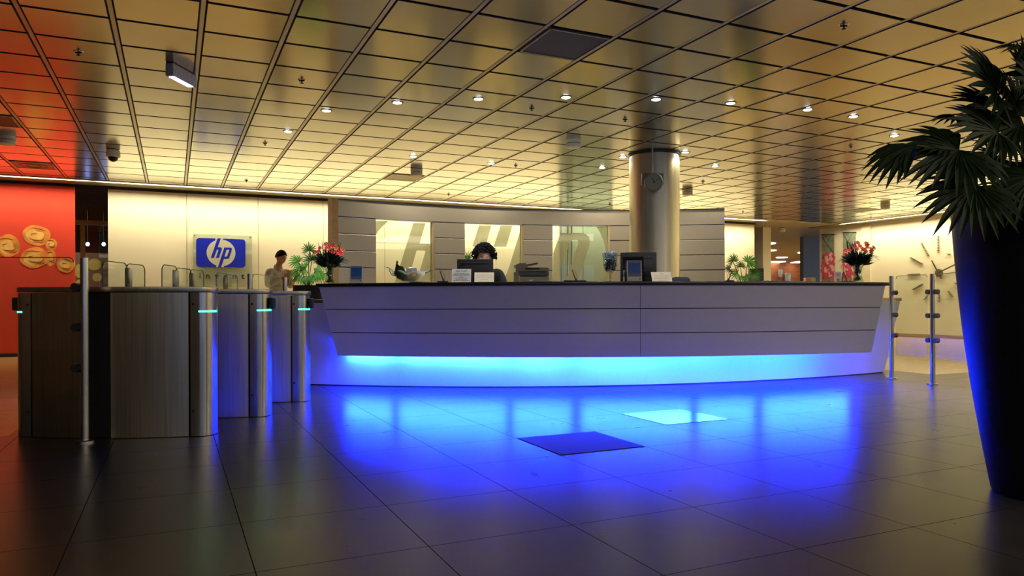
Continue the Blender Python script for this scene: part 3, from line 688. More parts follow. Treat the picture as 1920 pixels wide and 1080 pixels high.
# pale pods on a darker hanging beyond the glazing
fb = thing('hanging_banner', 'brown hanging with pale yellow pods seen through the gap beside the cream wall', 'banner', atu(180, 560, 18.5)*1)
q0_, q1_ = atu(100, 500, 18.5), atu(215, 500, 18.5); zz = atu(170, 474, 18.5).z
MB().prism([Vector((q0_.x, q0_.y, .05)), Vector((q1_.x, q1_.y, .05)), Vector((q1_.x, q1_.y, zz)), Vector((q0_.x, q0_.y, zz))], NR*.01).build('cloth', mat('brown_cloth', (.17, .11, .09), .8), fb, smooth=False)
YP = mat('pale_pod_print', (.50, .42, .12), .7, var=.2, scale=6)
for x, y, rx, ry in ((148, 508, 8, 13), (177, 496, 13, 11), (182, 520, 9, 8), (150, 532, 9, 8)):
    MB().prism([atu(x+rx*cos(a), y+ry*sin(a), 18.485) for a in [2*pi*i/24 for i in range(24)]], NR*.002).build('printed_pod', YP, fb, smooth=False)
BL = mat('blue_spot_lens', (.3, .4, 1), .4, emit=(.25, .35, 1), es=14)
for px, lb in ((165, 'left'), (195, 'right')):
    c = atu(px, 458, 18.0); o = thing('spotlight', 'small blue-white spotlight beyond the gap, %s of two' % lb, 'spotlight', c, 'spotlights beyond the gap')
    MB().lathe([(.05, .09), (.055, -.005), (.045, -.01)], c, 16, 'y').build('housing', BLACKM, o); MB().lathe([(.042, -.012), (.03, -.02)], c, 16, 'y').build('lens', BL, o)
    MB().cyl(c+UP*.05, c+UP*(CEIL-c.z), .012, 8).build('stem', BLACKM, o)

# large wall clock of pegs
NV = Vector((-C_, -S_, 0)); RIGHTV = Vector((S_, -C_, 0))    # out of the right wall; to the right as seen from the hall
zc = lambda x, y, off=0: atv(1640+x/5.4, 400+y/5.4, WV-off)
kc2 = zc(655, 603); bc = thing('large_wall_clock', 'large clock of dark pegs and hands mounted straight on the cream wall', 'clock', kc2)
PEG = mat('clock_bronze', (.10, .075, .045), .4, .5)
for x0, y0, x1, y1, n in ((650,230,650,392,11),(480,305,550,430,10),(372,450,485,512,11),(345,617,455,613,10),(395,770,487,718,10),(512,872,542,828,5),(655,822,655,893,6),(752,790,790,842,5),(825,707,875,732,7),(852,593,895,593,6),(822,489,850,480,4),(745,412,762,412,2)):
    m = MB()
    for i in range(n):
        t_ = i/(n-1); c = zc(x0+(x1-x0)*t_, y0+(y1-y0)*t_); m.obox(c+NV*.025, NV, RIGHTV, UP, .025, .013, .006)
    m.build('hour_mark', PEG, bc, smooth=False)
MB().cyl(kc2, kc2+NV*.03, .095, 40).build('hub_disc', mat('clock_hub', (.20, .17, .10), .35, .6), bc)
for x1, y1, wd, of in ((588, 478, .016, .04), (828, 520, .014, .055)):
    e = zc(x1, y1); d = (e-kc2); d -= NV*d.dot(NV); L_ = d.length; d.normalize()
    MB().obox(kc2+NV*of+d*(L_/2-.08), d, d.cross(NV), NV, L_/2+.08, wd, .004).build('hour_hand' if wd > .015 else 'minute_hand', PEG, bc, smooth=False)

# two tall flower posters
def poster(x0, x1, y0, label):
    a = atv(x0, y0, WV-.03); b = atv(x1, y0, WV-.03); zt_ = a.z; H_ = 2.05; zb__ = zt_-H_
    o = thing('flower_poster', label, 'poster', ((a+b)/2).xy.to_3d()+UP*zb__, 'tall flower posters')
    at = lambda s, t_, d: Vector((a.x+(b.x-a.x)*s, a.y+(b.y-a.y)*s, zb__+H_*t_))+NV*d
    MB().prism([at(0, 0, 0), at(1, 0, 0), at(1, .72, 0), at(0, .72, 0)], NV*.004).build('lower_print', mat('mauve_print', (.30, .17, .13), .6, var=.5, scale=9), o, smooth=False)
    MB().prism([at(0, .72, 0), at(1, .72, 0), at(1, 1, 0), at(0, 1, 0)], NV*.004).build('upper_print', mat('grey_green_print', (.23, .27, .20), .6, var=.3, scale=6), o, smooth=False)
    br = MB(); br.tube([at(.02, .98, .006), at(.4, .88, .006), at(.98, .74, .006)], .012, 5); br.tube([at(.4, .88, .006), at(.7, .97, .006), at(.95, .99, .006)], .007, 5); br.build('printed_branch', mat('branch_print', (.07, .07, .05), .6), o)
    rnd = random.Random(x0); f1 = MB(); f2 = MB()
    for k in range(90):
        s_, t_ = rnd.random()*.9+.05, .41+rnd.random()*.33; tgt = f1 if rnd.random() < .72 else f2; rr = .035+rnd.random()*.03; c = at(s_, t_, .005+k*.0001)
        tgt.prism([c+((b-a).normalized()*cos(q)+UP*sin(q))*rr*(1+.2*sin(5*q)) for q in [2*pi*i/15 for i in range(15)]], NV*.0005)
    for k in range(26):
        s_, t_ = rnd.random()*.9+.05, .02+rnd.random()*.14; c = at(s_, t_, .005+k*.0001); tgt = f3 = f1
        tgt.prism([c+((b-a).normalized()*cos(q)+UP*sin(q))*.04 for q in [2*pi*i/9 for i in range(9)]], NV*.0005)
    f1.build('printed_blossom', mat('pink_print', (.62, .06, .12), .6, var=.25, scale=20), o, smooth=False); f2.build('printed_blossom', mat('pale_pink_print', (.75, .45, .45), .6, var=.1), o, smooth=False)
    MB().obox(at(.5, 1, .002), b-a, NV, UP, (b-a).length/2+.02, .012, .012).obox(at(.5, 0, .002), b-a, NV, UP, (b-a).length/2+.02, .012, .012).build('hanging_bar', BLACKM, o)
poster(1541, 1564, 441, 'tall pink flower poster farther left on the cream wall'); poster(1581, 1604, 437, 'tall pink flower poster behind the right flower vase')
for px, py, w_, h_, lb in ((1463, 512, 10, 14, 'small grey print on the orange brick wall'), (1477, 522, 14, 20, 'larger grey portrait print low on the orange brick wall')):
    c = atu(px, py, 28.9); k = c.y/F
    tag(MB().obox(c, D2, NR, UP, w_/2*k, .02, h_/2*k).build('wall_print', mat('grey_print', (.40, .42, .40), .6, var=.6, scale=3), smooth=False), lb, 'print')

# ================================================================== CEILING FITTINGS
SPOT = mat('spot_lens', (.9, .95, 1), .3, emit=(.75, .86, 1), es=30)
RING = mat('spot_ring', (.25, .24, .2), .3, .9)
def downlight(px, py, label, grp, power=110):
    q = atz(px, py, CEIL); o = thing('downlight', label, 'ceiling light', q-UP*.006, grp)
    MB().lathe([(.062, .001), (.062, -.004), (.046, -.006), (.046, .001)], q, 24, caps=False).build('ring', RING, o)
    MB().lathe([(.044, .001), (.044, -.004), (.03, -.012), (.0, -.016)], q, 20, caps=False).build('lens', SPOT, o)
    l = D.lights.new('downlight_lamp', 'SPOT'); l.energy = power; l.color = (.85, .92, 1); l.spot_size = R(105); l.spot_blend = .7; l.shadow_soft_size = .04
    if grp[0] == 'r': l.spot_size = R(150); l.color = (1, .88, .66)
    lo = D.objects.new('downlight_lamp', l); COL.objects.link(lo); lo.location = (q.x, q.y, q.z-.025)
fr_ = [(612,207),(745,192),(897,185),(1061,182),(1230,186),(1370,193),(1514,205),(1600,218),(1677,254)]
nm_ = ['leftmost of the front row of small ceiling spotlights', 'second ceiling spotlight from the left in the front row', 'third ceiling spotlight from the left in the front row', 'ceiling spotlight just below the large dark hatch', 'front row ceiling spotlight above the steel column',
       'front row ceiling spotlight just right of the steel column', 'ceiling spotlight third from the right in the front row', 'ceiling spotlight next to last in the front row', 'ceiling spotlight beside the tip of the big palm leaf']
for (x, y), n in zip(fr_, nm_): downlight(x, y, n, 'front row ceiling spotlights')
downlight(540, 246, 'ceiling spotlight at far left, lower than its row', 'front row ceiling spotlights')
for x, y, n in ((775, 293, 'rear ceiling spotlight at left, above the flower bouquet'), (921, 306, 'rear ceiling spotlight above the seated woman'), (1129, 314, 'lower of two rear ceiling spotlights left of the column'),
                (1168, 294, 'rear ceiling spotlight close to the left side of the column'), (1285, 285, 'rear ceiling spotlight touching the right side of the column'), (1341, 311, 'rear ceiling spotlight right of the column, lower one')):
    downlight(x, y, n, 'rear row ceiling spotlights', 60)
def sprinkler(px, py, label):
    q = atz(px, py, CEIL); o = thing('sprinkler', label, 'sprinkler', q-UP*.04, 'ceiling sprinklers')
    MB().lathe([(.040, .001), (.038, -.004), (.012, -.006)], q, 18).build('rosette', CHROME, o)
    MB().cyl(q, q-UP*.028, .007, 8).lathe([(.016, -.027), (.016, -.031)], q, 12).box(q+Vector((-.026, -.005, -.012)), q+Vector((.026, .005, -.006))).build('head', BLACKM, o)
for x, y, n in ((147,97,'sprinkler in the red-lit ceiling at upper left'),(566,150,'sprinkler above the leftmost ceiling spotlight'),(1582,47,'sprinkler nearest the top right of the ceiling'),(997,202,'sprinkler between the third and fourth ceiling spotlights'),
                (1172,223,'sprinkler left of the column, below the spotlight row'),(497,268,'sprinkler left of the low far-left spotlight'),(462,338,'sprinkler over the blue logo sign'),(967,310,'sprinkler beside the spotlight above the seated woman'),
                (841,364,'sprinkler close to the curved screen, left of centre'),(1595,273,'sprinkler left of the long palm leaf'),(1318,340,'sprinkler just right of the column clock'),(1143,382,'sprinkler close above the curved screen, by the column'),(1393,397,'sprinkler close to the far wall right of the column')):
    sprinkler(x, y, n)
def detector(px, py, label, dia=.19, h=.10):
    q = atz(px, py, CEIL); o = thing('ceiling_speaker', label, 'speaker', q-UP*h, 'round white ceiling boxes')
    MB().lathe([(dia*.5, .0), (dia*.5, -h*.35), (dia*.47, -h*.4), (dia*.47, -h*.5), (dia*.5, -h*.55), (dia*.48, -h*.95), (dia*.44, -h)], q, 28).build('body', PLG, o)
    MB().lathe([(dia*.475, -h*.42), (dia*.475, -h*.48)], q, 28).build('vent_ring', DSTEEL, o)
for x, y, n in ((1075,263,'round white ceiling box left of the steel column top'),(781,318,'round white ceiling box above the curved screen beside a hatch'),(1289,356,'round white ceiling box right of the column clock'),(14,256,'round white ceiling box on the red-lit ceiling'),
                (1660,383,'round white ceiling box left of the black planter'),(1466,428,'round white ceiling box over the far hall opening')): detector(x, y, n)
q = atz(212, 281, CEIL); o = thing('dome_camera', 'small white dome camera under the ceiling at the left', 'camera', q-UP*.16)
MB().lathe([(.06, 0), (.085, -.01), (.088, -.09), (.08, -.10)], q, 24).build('housing', PLG, o); MB().lathe([(.062, -.10), (.058, -.13), (.035, -.155), (.0, -.165)], q, 24, caps=False).build('dome', BLACK, o)
# emergency lamp box
ez = atz(318, 117, CEIL); dy = Vector((.12, .99, 0)).normalized(); dx = Vector((dy.y, -dy.x, 0))
o = thing('emergency_light', 'grey emergency light box under the ceiling, glowing blue-white below', 'emergency light', ez+dy*.18-UP*.12)
c = ez+dy*.18
MB().obox(c-UP*.060, dx, dy, UP, .036, .185, .052).build('housing', mat('box_grey', (.60, .58, .52), .5, .1, var=.2, scale=40), o, bevel=.003)
MB().obox(c-UP*.004, dx, dy, UP, .033, .18, .004).build('mounting_plate', DSTEEL, o)
MB().obox(c-UP*.115, dx, dy, UP, .024, .15, .004).build('diffuser', mat('tube_glow', (.8, .85, 1), .4, emit=(.72, .78, 1), es=9), o)
MB().obox(c-UP*.1125, dx, dy, UP, .034, .17, .002).build('diffuser_frame', mat('diffuser_blue', (.10, .12, .5), .4), o)
def hatch(px, py, label, m_, kind='plain', nm='ceiling_hatch'):
    q = atz(px, py, CEIL); u = -S_*q.x+C_*q.y; v = C_*q.x+S_*q.y
    u0 = 6.133+.6*math.floor((u-6.133)/.6); v0 = .80+.6*math.floor((v-.80)/.6); z = CEIL
    o = thing(nm, label, 'ceiling panel', G(u0+.3, v0+.3, z-.012))
    f = MB(); a, b, c_, d = u0+.02, u0+.58, v0+.03, v0+.57
    f.ubox(a, b, c_, c_+.012, z-.012, z+.004).ubox(a, b, d-.012, d, z-.012, z+.004).ubox(a, a+.012, c_, d, z-.012, z+.004).ubox(b-.012, b, c_, d, z-.012, z+.004).build('rim', RAIL, o, smooth=False)
    MB().ubox(a+.02, b-.02, c_+.02, d-.02, z-.008, z-.001).build('panel', m_, o, smooth=False)
    if kind == 'swirl':
        s_ = MB(); cq = G(u0+.3, v0+.3, 0)
        for rr in (.09, .17): s_.lathe([(rr, z-.008), (rr+.012, z-.014), (rr+.024, z-.008)], cq, 32, caps=False)
        s_.build('swirl_ring', DSTEEL, o)
HM = mat('dark_mesh', (.030, .032, .045), .5, .3, var=.6, scale=260); HP = mat('hatch_pale', (.40, .36, .26), .45, .5)
hatch(1058, 80, 'large dark mesh hatch in the ceiling near the top centre', HM); hatch(10, 225, 'dark square hatch in the red-lit ceiling at the left edge', mat('hatch_dark', (.06, .04, .03), .4, .6))
hatch(58, 311, 'square air diffuser in the red-lit ceiling over the banner', mat('hatch_brown', (.25, .16, .1), .4, .6), 'swirl'); hatch(762, 333, 'pale lowered hatch beside the round box above the curved screen', HP); hatch(1600, 393, 'grey hatch left of the round box by the planter', HP)

# ================================================================== PLANTS
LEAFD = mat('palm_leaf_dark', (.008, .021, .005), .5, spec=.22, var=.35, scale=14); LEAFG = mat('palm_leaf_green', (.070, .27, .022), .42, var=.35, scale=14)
STEM = mat('palm_stem', (.05, .065, .025), .5, var=.3, scale=10)
def fan(m, hub, axis, nrm, rad, spread, n, droop=.25, wid=.055, rnd=random):
    """fan leaf: n folded pointed blades round a hub, united near it"""
    axis = Vector(axis).normalized(); nrm = Vector(nrm).normalized(); nrm = (nrm-axis*nrm.dot(axis)).normalized(); side = axis.cross(nrm)
    hub = Vector(hub)
    for i in range(n):
        t = -spread/2+spread*i/(n-1)+rnd.uniform(-.03, .03); L = rad*(1-.28*(abs(t)/(spread/2))**2)*rnd.uniform(.88, 1.06)
        d = axis*cos(t)+side*sin(t); s = nrm.cross(d).normalized(); w_ = max(wid*rad/.4, spread/(n)*L*.50)
        rows = []
        dr_ = droop*rnd.uniform(.6, 1.4)
        for k, (f, ww) in enumerate(((0, .04), (.25, .55), (.5, 1.0), (.72, .82), (.88, .42), (1, .03))):
            c = hub+d*L*f-UP*(dr_*L*f*f)+nrm*(.02*sin(f*3)); rows.append((c-s*w_*ww*.5+nrm*w_*.10*ww, c-nrm*w_*.18*ww, c+s*w_*ww*.5+nrm*w_*.10*ww))
        vs = [q for r_ in rows for q in r_]; fs = []
        for k in range(5): b = k*3; fs += [(b, b+1, b+4, b+3), (b+1, b+2, b+5, b+4)]
        m.add(vs, fs)
def tall_planter(c, rb, rt, h, label):
    o = thing('tall_planter', label, 'planter', c)
    prof = [(rb-.01, 0), (rb, .012)]+[(rb+(rt-rb)*t+.022*sin(pi*t), .012+(h-.012)*t) for t in [i/12 for i in range(1, 13)]]+[(rt-.02, h), (rt-.03, h-.06)]
    MB().lathe(prof, c, 72, caps=True).build('pot', POT, o)
    MB().lathe([(rt-.035, h-.07), (.0, h-.05)], c, 32, caps=False).build('soil', mat('soil', (.02, .014, .01), .9, var=.5, scale=60, bump=.4), o)
    return o
POT = mat('pot_black', (.010, .010, .012), .36, spec=.08, var=.15, scale=30)
pc = Vector((2.435, 3.30, 0))
pl = tall_planter(pc, .235, .395, 1.335, 'tall tapering black planter with a fan palm at the right edge')
pm = thing('fan_palm', 'large dark fan palm growing out of the tall black planter', 'palm', pc+UP*1.27)
rnd = random.Random(5)
stems = [(-.12, -.02), (-.02, .06), (.06, -.05), (-.06, -.08)]
#      px    py    Y    axis angle(deg, 0 right, 90 up) rad spread n  droop  toward camera tilt
LV = [(1798, 282, 3.05, 200, .27, 4.1, 24, .18, .8), (1718, 272, 3.0, 206, .26, 1.2, 9, .22, .6), (1775, 285, 3.08, 175, .17, 1.8, 10, .0, .6), (1871, 250, 3.15, 165, .27, 3.4, 18, .12, .8),
      (1828, 350, 2.95, 222, .235, 4.0, 20, .25, .9), (1868, 172, 3.25, 135, .29, 3.3, 17, .10, .8), (1930, 100, 3.2, 170, .17, 2.6, 12, .2, .6),
      (1905, 128, 3.35, 85, .15, 1.6, 8, .0, .8), (1797, 225, 3.4, 185, .14, 2.2, 10, .1, .5), (1890, 305, 3.3, 195, .20, 3.2, 15, .2, .5),
      (1843, 318, 3.45, 150, .14, 2.8, 13, .2, .6), (1985, 150, 3.2, 60, .32, 3.6, 18, .2, .7), (2010, 260, 3.1, 10, .34, 3.8, 18, .3, .7),
      (1960, 200, 3.4, 40, .30, 3.4, 16, .2, .6), (1940, 330, 3.0, 250, .22, 3.6, 16, .25, .8), (2080, 190, 3.3, 20, .32, 3.6, 16, .3, .7), (1990, 60, 3.3, 80, .25, 3.4, 16, .1, .7), (1900, 215, 3.5, 100, .24, 3.4, 16, .1, .8),
      (1850, 205, 3.3, 160, .22, 3.2, 15, .1, .8), (1880, 160, 3.45, 150, .2, 3.2, 14, .1, .8), (1915, 235, 3.3, 200, .24, 3.6, 16, .2, .8), (1935, 170, 3.2, 120, .24, 3.6, 16, .1, .8), (1868, 300, 3.5, 180, .16, 3.4, 14, .2, .7)]
for i, (x, y, Y, an, rad, spr, n, dr_, tl_) in enumerate(LV):
    h = aty(x, y, Y); a = R(an); ax = Vector((cos(a), -.15, sin(a)))
    nr = Vector((sin(a)*.3, -tl_, .65)) if tl_ > .65 else Vector((.2*cos(a), -tl_, .9))
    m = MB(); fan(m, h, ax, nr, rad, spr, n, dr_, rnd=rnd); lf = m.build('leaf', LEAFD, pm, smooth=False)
    s0_ = pc+Vector((*stems[i % 4], 1.27)); mid = s0_.lerp(h, .5)+UP*.12; m = MB()
    m.tube([s0_.lerp(mid, t_)*(1-t_)+mid.lerp(h, t_)*t_ for t_ in [k/8 for k in range(9)]], [.008-.004*k/8 for k in range(9)], 6); m.build('stalk', STEM, pm)
m = MB()
for sx, sy in stems: m.tube([pc+Vector((sx, sy, 1.26)), pc+Vector((sx*.9, sy, 1.45)), pc+Vector((sx*.7, sy*.8, 1.62))], [.013, .011, .008], 8)
m.build('trunk', STEM, pm)

def small_palm(base, label, lv, pot=None, green=LEAFG, potlabel=''):
    if pot: tall_planter(Vector((base.x, base.y, 0)), pot[0], pot[1], pot[2], potlabel)
    o = thing('fan_palm', label, 'palm', base); r_ = random.Random(int(abs(base.x)*100)); lm = MB(); sm_ = MB()
    for (x, y, dY, an, rpx) in lv:
        h = aty(x, y, base.y+dY); rad = rpx*base.y/F; a = R(an)
        fan(lm, h, (cos(a), -.2, sin(a)), (.1, -.8, .55), rad*1.08, 3.9, 15, .16, .036, r_)
        mid = base.lerp(h, .55)+UP*.06
        sm_.tube([base.lerp(mid, t_)*(1-t_)+mid.lerp(h, t_)*t_ for t_ in [k/6 for k in range(7)]], .006, 5)
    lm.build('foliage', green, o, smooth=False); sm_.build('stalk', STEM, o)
b = aty(577, 530, 9.6); small_palm(Vector((b.x, b.y, 1.05)), 'bright green fan palm between the man and the left flower vase', [(573,505,0,180,22),(585,488,.1,100,20),(560,492,-.1,150,20),(597,497,.1,20,20),(590,512,-.15,-10,20),(603,485,.2,60,18),(558,512,.1,200,17),(580,470,.2,90,18),(566,520,-.1,-100,16),(600,518,.0,-20,18),(584,520,-.2,-80,14)],
           (.13, .19, 1.12), potlabel='dark tapering planter left of the reception counter')
b = aty(1394, 530, 11.6); small_palm(Vector((b.x, b.y, 1.05)), 'bright green fan palm behind the counter at the right', [(1374,490,0,110,18),(1402,493,.1,30,22),(1383,513,0,180,18),(1410,513,.1,0,20),(1396,518,-.1,-60,16),(1368,505,.2,170,14),(1388,500,.1,90,14)],
           (.13, .2, 1.1), potlabel='tall dark planter mostly hidden behind the counter at the right')
b = aty(876, 530, 12.2); o = thing('potted_plant', 'small bright green leaf tuft showing left of the seated woman', 'plant', Vector((b.x, b.y, 0)))
MB().lathe([(.13, 0), (.17, 1.05), (.15, 1.05), (.15, 1.0)], Vector((b.x, b.y, 0)), 28).build('pot', POT, o)
m = MB(); h = aty(876, 488, 12.2); fan(m, h, (.15, 0, 1), (0, -1, .2), .17, 1.7, 7, .0, .05); m.build('foliage', LEAFG, o, smooth=False)
m = MB(); m.tube([Vector((b.x, b.y, 1.0)), h], .008, 6); m.build('stalk', STEM, o)

# flower vases
VG = glassmat('vase_glass', (.80, .86, .80), 1.6); RED = mat('red_petals', (.80, .045, .03), .5, var=.25, scale=60); ORG = mat('coral_petals', (.85, .14, .05), .5, var=.25, scale=60)
FOL = mat('bouquet_foliage', (.016, .034, .012), .5, var=.5, scale=30)
def bouquet(px, Y, label, seed, grp='flower vases on the counter'):
    a, _ = ray(px, 530); b = Vector((a*Y, Y, ZC+.0005)); k = Y/F; r_ = random.Random(seed)
    vz = thing('flower_vase', label, 'vase', b, grp)
    H = 31*k
    MB().lathe([(10.5*k, 0), (11*k, 2*k), (8.5*k, 9*k), (7*k, 17*k), (7.5*k, 24*k), (10.5*k, H), (10.0*k, H), (7*k, 24*k), (6.5*k, 17*k), (8*k, 9*k), (9.5*k, 3*k), (0, 2.4*k)], b, 40, caps=False).build('glass_body', VG, vz)
    bq = thing('flower_bouquet', label.replace('glass vase holding', 'bunch of').replace('waisted ', ''), 'bouquet', b+UP*.014, 'red flower bouquets')
    m = MB()
    for i in range(16):
        t = r_.uniform(0, 2*pi); rr = r_.uniform(.3, 1)*6*k; c = b+Vector((cos(t)*rr*1.1, sin(t)*rr*1.1, 4*k)); e = b+Vector((-cos(t)*5*k, -sin(t)*5*k, 20*k)); e2 = b+Vector((cos(t+.6)*11*k, sin(t+.6)*11*k, 44*k))
        m.tube([c, e, e2], .0045 if i % 3 else .007, 6)
    m.build('stem', mat('bouquet_stem', (.03, .06, .015), .5, var=.3), bq)
    m = MB(); top = b+UP*56*k
    for i in range(260):                                    # leaves: a broad cup of small pointed blades
        t = r_.uniform(0, 2*pi); s = math.sqrt(r_.random()); c = b+Vector((cos(t)*s*10*k, sin(t)*s*10*k, (30+16*r_.random())*k))
        d = Vector((cos(t)*(.25+s*.9), sin(t)*(.25+s*.9), r_.uniform(.35, 1.0)+(1-s)*.4)).normalized(); L = r_.uniform(12, 27)*k*(1 if d.z > .5 else .9); s_ = d.orthogonal().normalized(); n_ = d.cross(s_); w_ = L*.14
        m.add([c, c+d*L*.45+s_*w_, c+d*L-UP*L*.08, c+d*L*.45-s_*w_, c+d*L*.5+n_*w_*.5], [(0, 1, 4), (1, 2, 4), (2, 3, 4), (3, 0, 4)])
    for i in range(34):                                     # thin arching grass
        t = r_.choice((0, pi))+r_.uniform(-.9, .9); d = Vector((cos(t), sin(t)*.6, 0)); L = r_.uniform(24, 44)*k; c = b+UP*r_.uniform(36, 48)*k
        pts = [c+d*L*f+UP*(L*.42*f-L*.45*f*f*r_.uniform(.8, 1.0)) for f in (0, .3, .55, .8, 1)]; m.tube(pts, [.0035, .003, .0025, .002, .0006], 4)
    for i in range(9):
        t = r_.uniform(0, 2*pi); c = b+Vector((cos(t)*15*k, sin(t)*12*k, 52*k)); m.tube([c, c+Vector((cos(t)*4*k, 0, 17*k)), c+Vector((cos(t)*6*k, 0, 27*k))], [.006, .005, .0006], 5)
    m.build('foliage', FOL, bq, smooth=False)
    fl = [(-25, 58), (-14, 66), (-7, 62), (1, 67), (8, 70), (4, 60), (14, 66), (19, 60), (23, 56), (-2, 73), (-18, 60), (12, 58), (26, 64)]
    for i, (dx_, dz) in enumerate(fl):
        dx_ += r_.uniform(-2, 2); c = b+Vector((dx_*k, r_.uniform(-16, -4)*k, dz*k)); m = MB(); ax = Vector((dx_*.02, -.9, .5)).normalized(); s_ = ax.orthogonal().normalized(); n_ = ax.cross(s_); rr = r_.uniform(4.6, 6.8)*k
        for j in range(6):
            a_ = j*pi/3+i; d = s_*cos(a_)+n_*sin(a_); q = ax.cross(d)
            m.add([c, c+d*rr*.6+q*rr*.32+ax*rr*.35, c+d*rr+ax*rr*.25, c+d*rr*.6-q*rr*.32+ax*rr*.35, c+d*rr*.5+ax*rr*.15], [(0, 1, 4), (1, 2, 4), (2, 3, 4), (3, 0, 4)])
        m.ball(c+ax*rr*.2, rr*.25, 6, 4); m.build('flower', RED if i % 3 else ORG, bq, smooth=False)
bouquet(618, 7.68, 'waisted glass vase holding red flowers on the left end of the counter', 3)
bouquet(1608, 7.66, 'waisted glass vase holding red flowers on the right end of the counter', 11)

# ================================================================== THINGS ON THE COUNTER
def onc(px, d=.12):                                          # a point on the countertop at a pixel column, d behind its front edge
    k = (px-960)/F; x = k*7.2
    for _ in range(25): x = k*cf(x, ZS, d).y
    q = cf(x, ZS, d); return Vector((q.x, q.y, ZC))
def leanframe(c, lean, yaw=0):                               # x right, y up along a card leaning back
    x = Vector((cos(yaw), sin(yaw), 0)); b_ = Vector((-sin(yaw), cos(yaw), 0)); return frame(c, x, UP*cos(lean)+b_*sin(lean)), x, UP*cos(lean)+b_*sin(lean), b_
ACR = glassmat('acrylic', (.88, .90, .90), 1.5)
def brochure_holder(px, label, w_, h_, d, back=False):
    c = onc(px, d)+UP*.004; o = thing('brochure_holder', label, 'brochure holder', c, None)
    M, x, y, b_ = leanframe(c, .14); n = x.cross(y)
    MB().obox(c+y*(h_/2)-b_*(-.012), x, y, n, w_/2+.006, h_/2+.004, .002).obox(c+UP*.0+b_*.01, x, b_, UP, w_/2+.006, .035, .0025).build('stand', ACR, o, smooth=False)
    if back:
        MB().obox(c+y*(h_*.62)+b_*.05, x, y, n, w_*.72, h_*.62, .002).build('rear_plate', glassmat('smoke_acrylic', (.45, .45, .43), 1.2), o, smooth=False)
        for s in (-1, 1): MB().obox(c+x*s*(w_*.72)+y*(h_*.27)+b_*.0, x, y, n, .004, h_*.27, .03).build('side_wing', ACR, o, smooth=False)
    br = thing('brochure', label.replace('brochure holder with a', '').replace('holder', 'booklet').strip(), 'brochure', c+UP*.004, None)
    br['label'] = {668: 'blue booklet standing in its holder right of the left vase', 1190: 'blue booklet in the clear holder before the right monitor'}[px]
    cc_ = c+y*(h_/2+.004)-b_*.004
    MB().obox(cc_, x, y, n, w_/2, h_/2, .003).build('pages', PAPER, br, smooth=False)
    MB().obox(cc_+n*.0036+y*h_*.09+x*.0, x, y, n, w_*.43, h_*.375, .0004).build('cover_sky', mat('brochure_blue', (.035, .13, .50), .4, var=.2, scale=9), br, smooth=False)
    MB().obox(cc_+n*.0042-y*h_*.21, x, y, n, w_*.43, h_*.08, .0004).build('cover_coast', mat('brochure_grey', (.20, .25, .30), .5, var=.5, scale=90), br, smooth=False)
    MB().obox(cc_+n*.0044+y*h_*.40, x, y, n, w_*.34, h_*.010, .0003).obox(cc_+n*.0044-y*h_*.43, x, y, n, w_*.40, h_*.006, .0003).build('print_line', mat('brochure_pale', (.45, .5, .6), .5), br, smooth=False)
    k = cc_+n*.004+x*w_*.36-y*h_*.40; MB().cyl(k, k+n*.0006, w_*.045, 12).build('round_mark', BLUEP, br)
    return o
brochure_holder(668, 'clear brochure holder right of the left flower vase', .128, .175, .12)
brochure_holder(1190, 'clear brochure holder with side wings before the right monitor', .143, .200, .09, True)

def pen_stand(px, label, mir=1, d=.13, wide=.055):
    c = onc(px, d); o = thing('pen_stand', label, 'pen stand', c, 'desk pens on the counter')
    MB().box(c+Vector((-wide, -.03, 0)), c+Vector((wide, .03, .018))).build('base', BLACK, o, bevel=.006)
    a = c+Vector((.01*mir, 0, .018)); e = a+Vector((-.035*mir, 0, .098))
    MB().cyl(a, e, .0065, 10, .0045).lathe([(.010, 0), (.006, .018)], a, 12).build('pen', BLACK, o)
    m = MB(); pts = [a+Vector((.012*mir, .004, 0)), a+Vector((.010*mir, .004, .05)), a+Vector((-.012*mir, .004, .10)), e+Vector((-.004*mir, .004, .012)), e]; m.tube(pts, .0016, 5); m.build('cord', BLACK, o); return o
pen_stand(830, 'black pen stand left of the grey text card')
pen_stand(1078, 'black pen stand with wide base right of the printer', 1, .16, .11)
pen_stand(1368, 'black pen stand before the right fan palm', -1, .16, .04)
def card(px, w_, h_, label, m_, lines, lean, yaw, title=None, rule=None, d=.10, ink=INK):
    c = onc(px, d)+UP*.001; M, x, y, b_ = leanframe(c, lean, yaw); n = x.cross(y)
    o = thing('text_card', label, 'card', c, 'text cards on the counter')
    MB().obox(c+y*h_/2, x, y, n, w_/2, h_/2, .0015).build('card', m_, o, smooth=False)
    if not rule and px < 1000: MB().obox(c+b_*(h_*sin(lean)+.025)+UP*.0+y*0+UP*(h_*.40), x, (UP*cos(.25)-b_*sin(.25)), x.cross(UP*cos(.25)-b_*sin(.25)), w_*.45, h_*.40, .001).build('prop', m_, o, smooth=False)
    m = MB(); r_ = random.Random(px); n_ = len(lines)
    for i, f in enumerate(lines):
        yy = h_*(.84-(.74*i/max(1, n_-1)) if not title else .66-(.52*i/max(1, n_-1))); xx = -f*w_*.46
        while xx < f*w_*.46:
            L_ = r_.uniform(.03, .09)*w_; L_ = min(L_, f*w_*.46-xx)
            if L_ > .003: m.obox(c+y*yy+x*(xx+L_/2)+n*.0018, x, y, n, L_/2, h_*.018, .0002)
            xx += L_+.022*w_
    if rule: m.obox(c+y*h_*rule+n*.0018, x, y, n, w_*.44, h_*.010, .0002)
    m.build('print_line', ink, o, smooth=False)
    if title: text(title, h_*.17, frame(c+y*h_*.83+n*.002, x, y), ink, 'lettering', o, .0002)
    return o
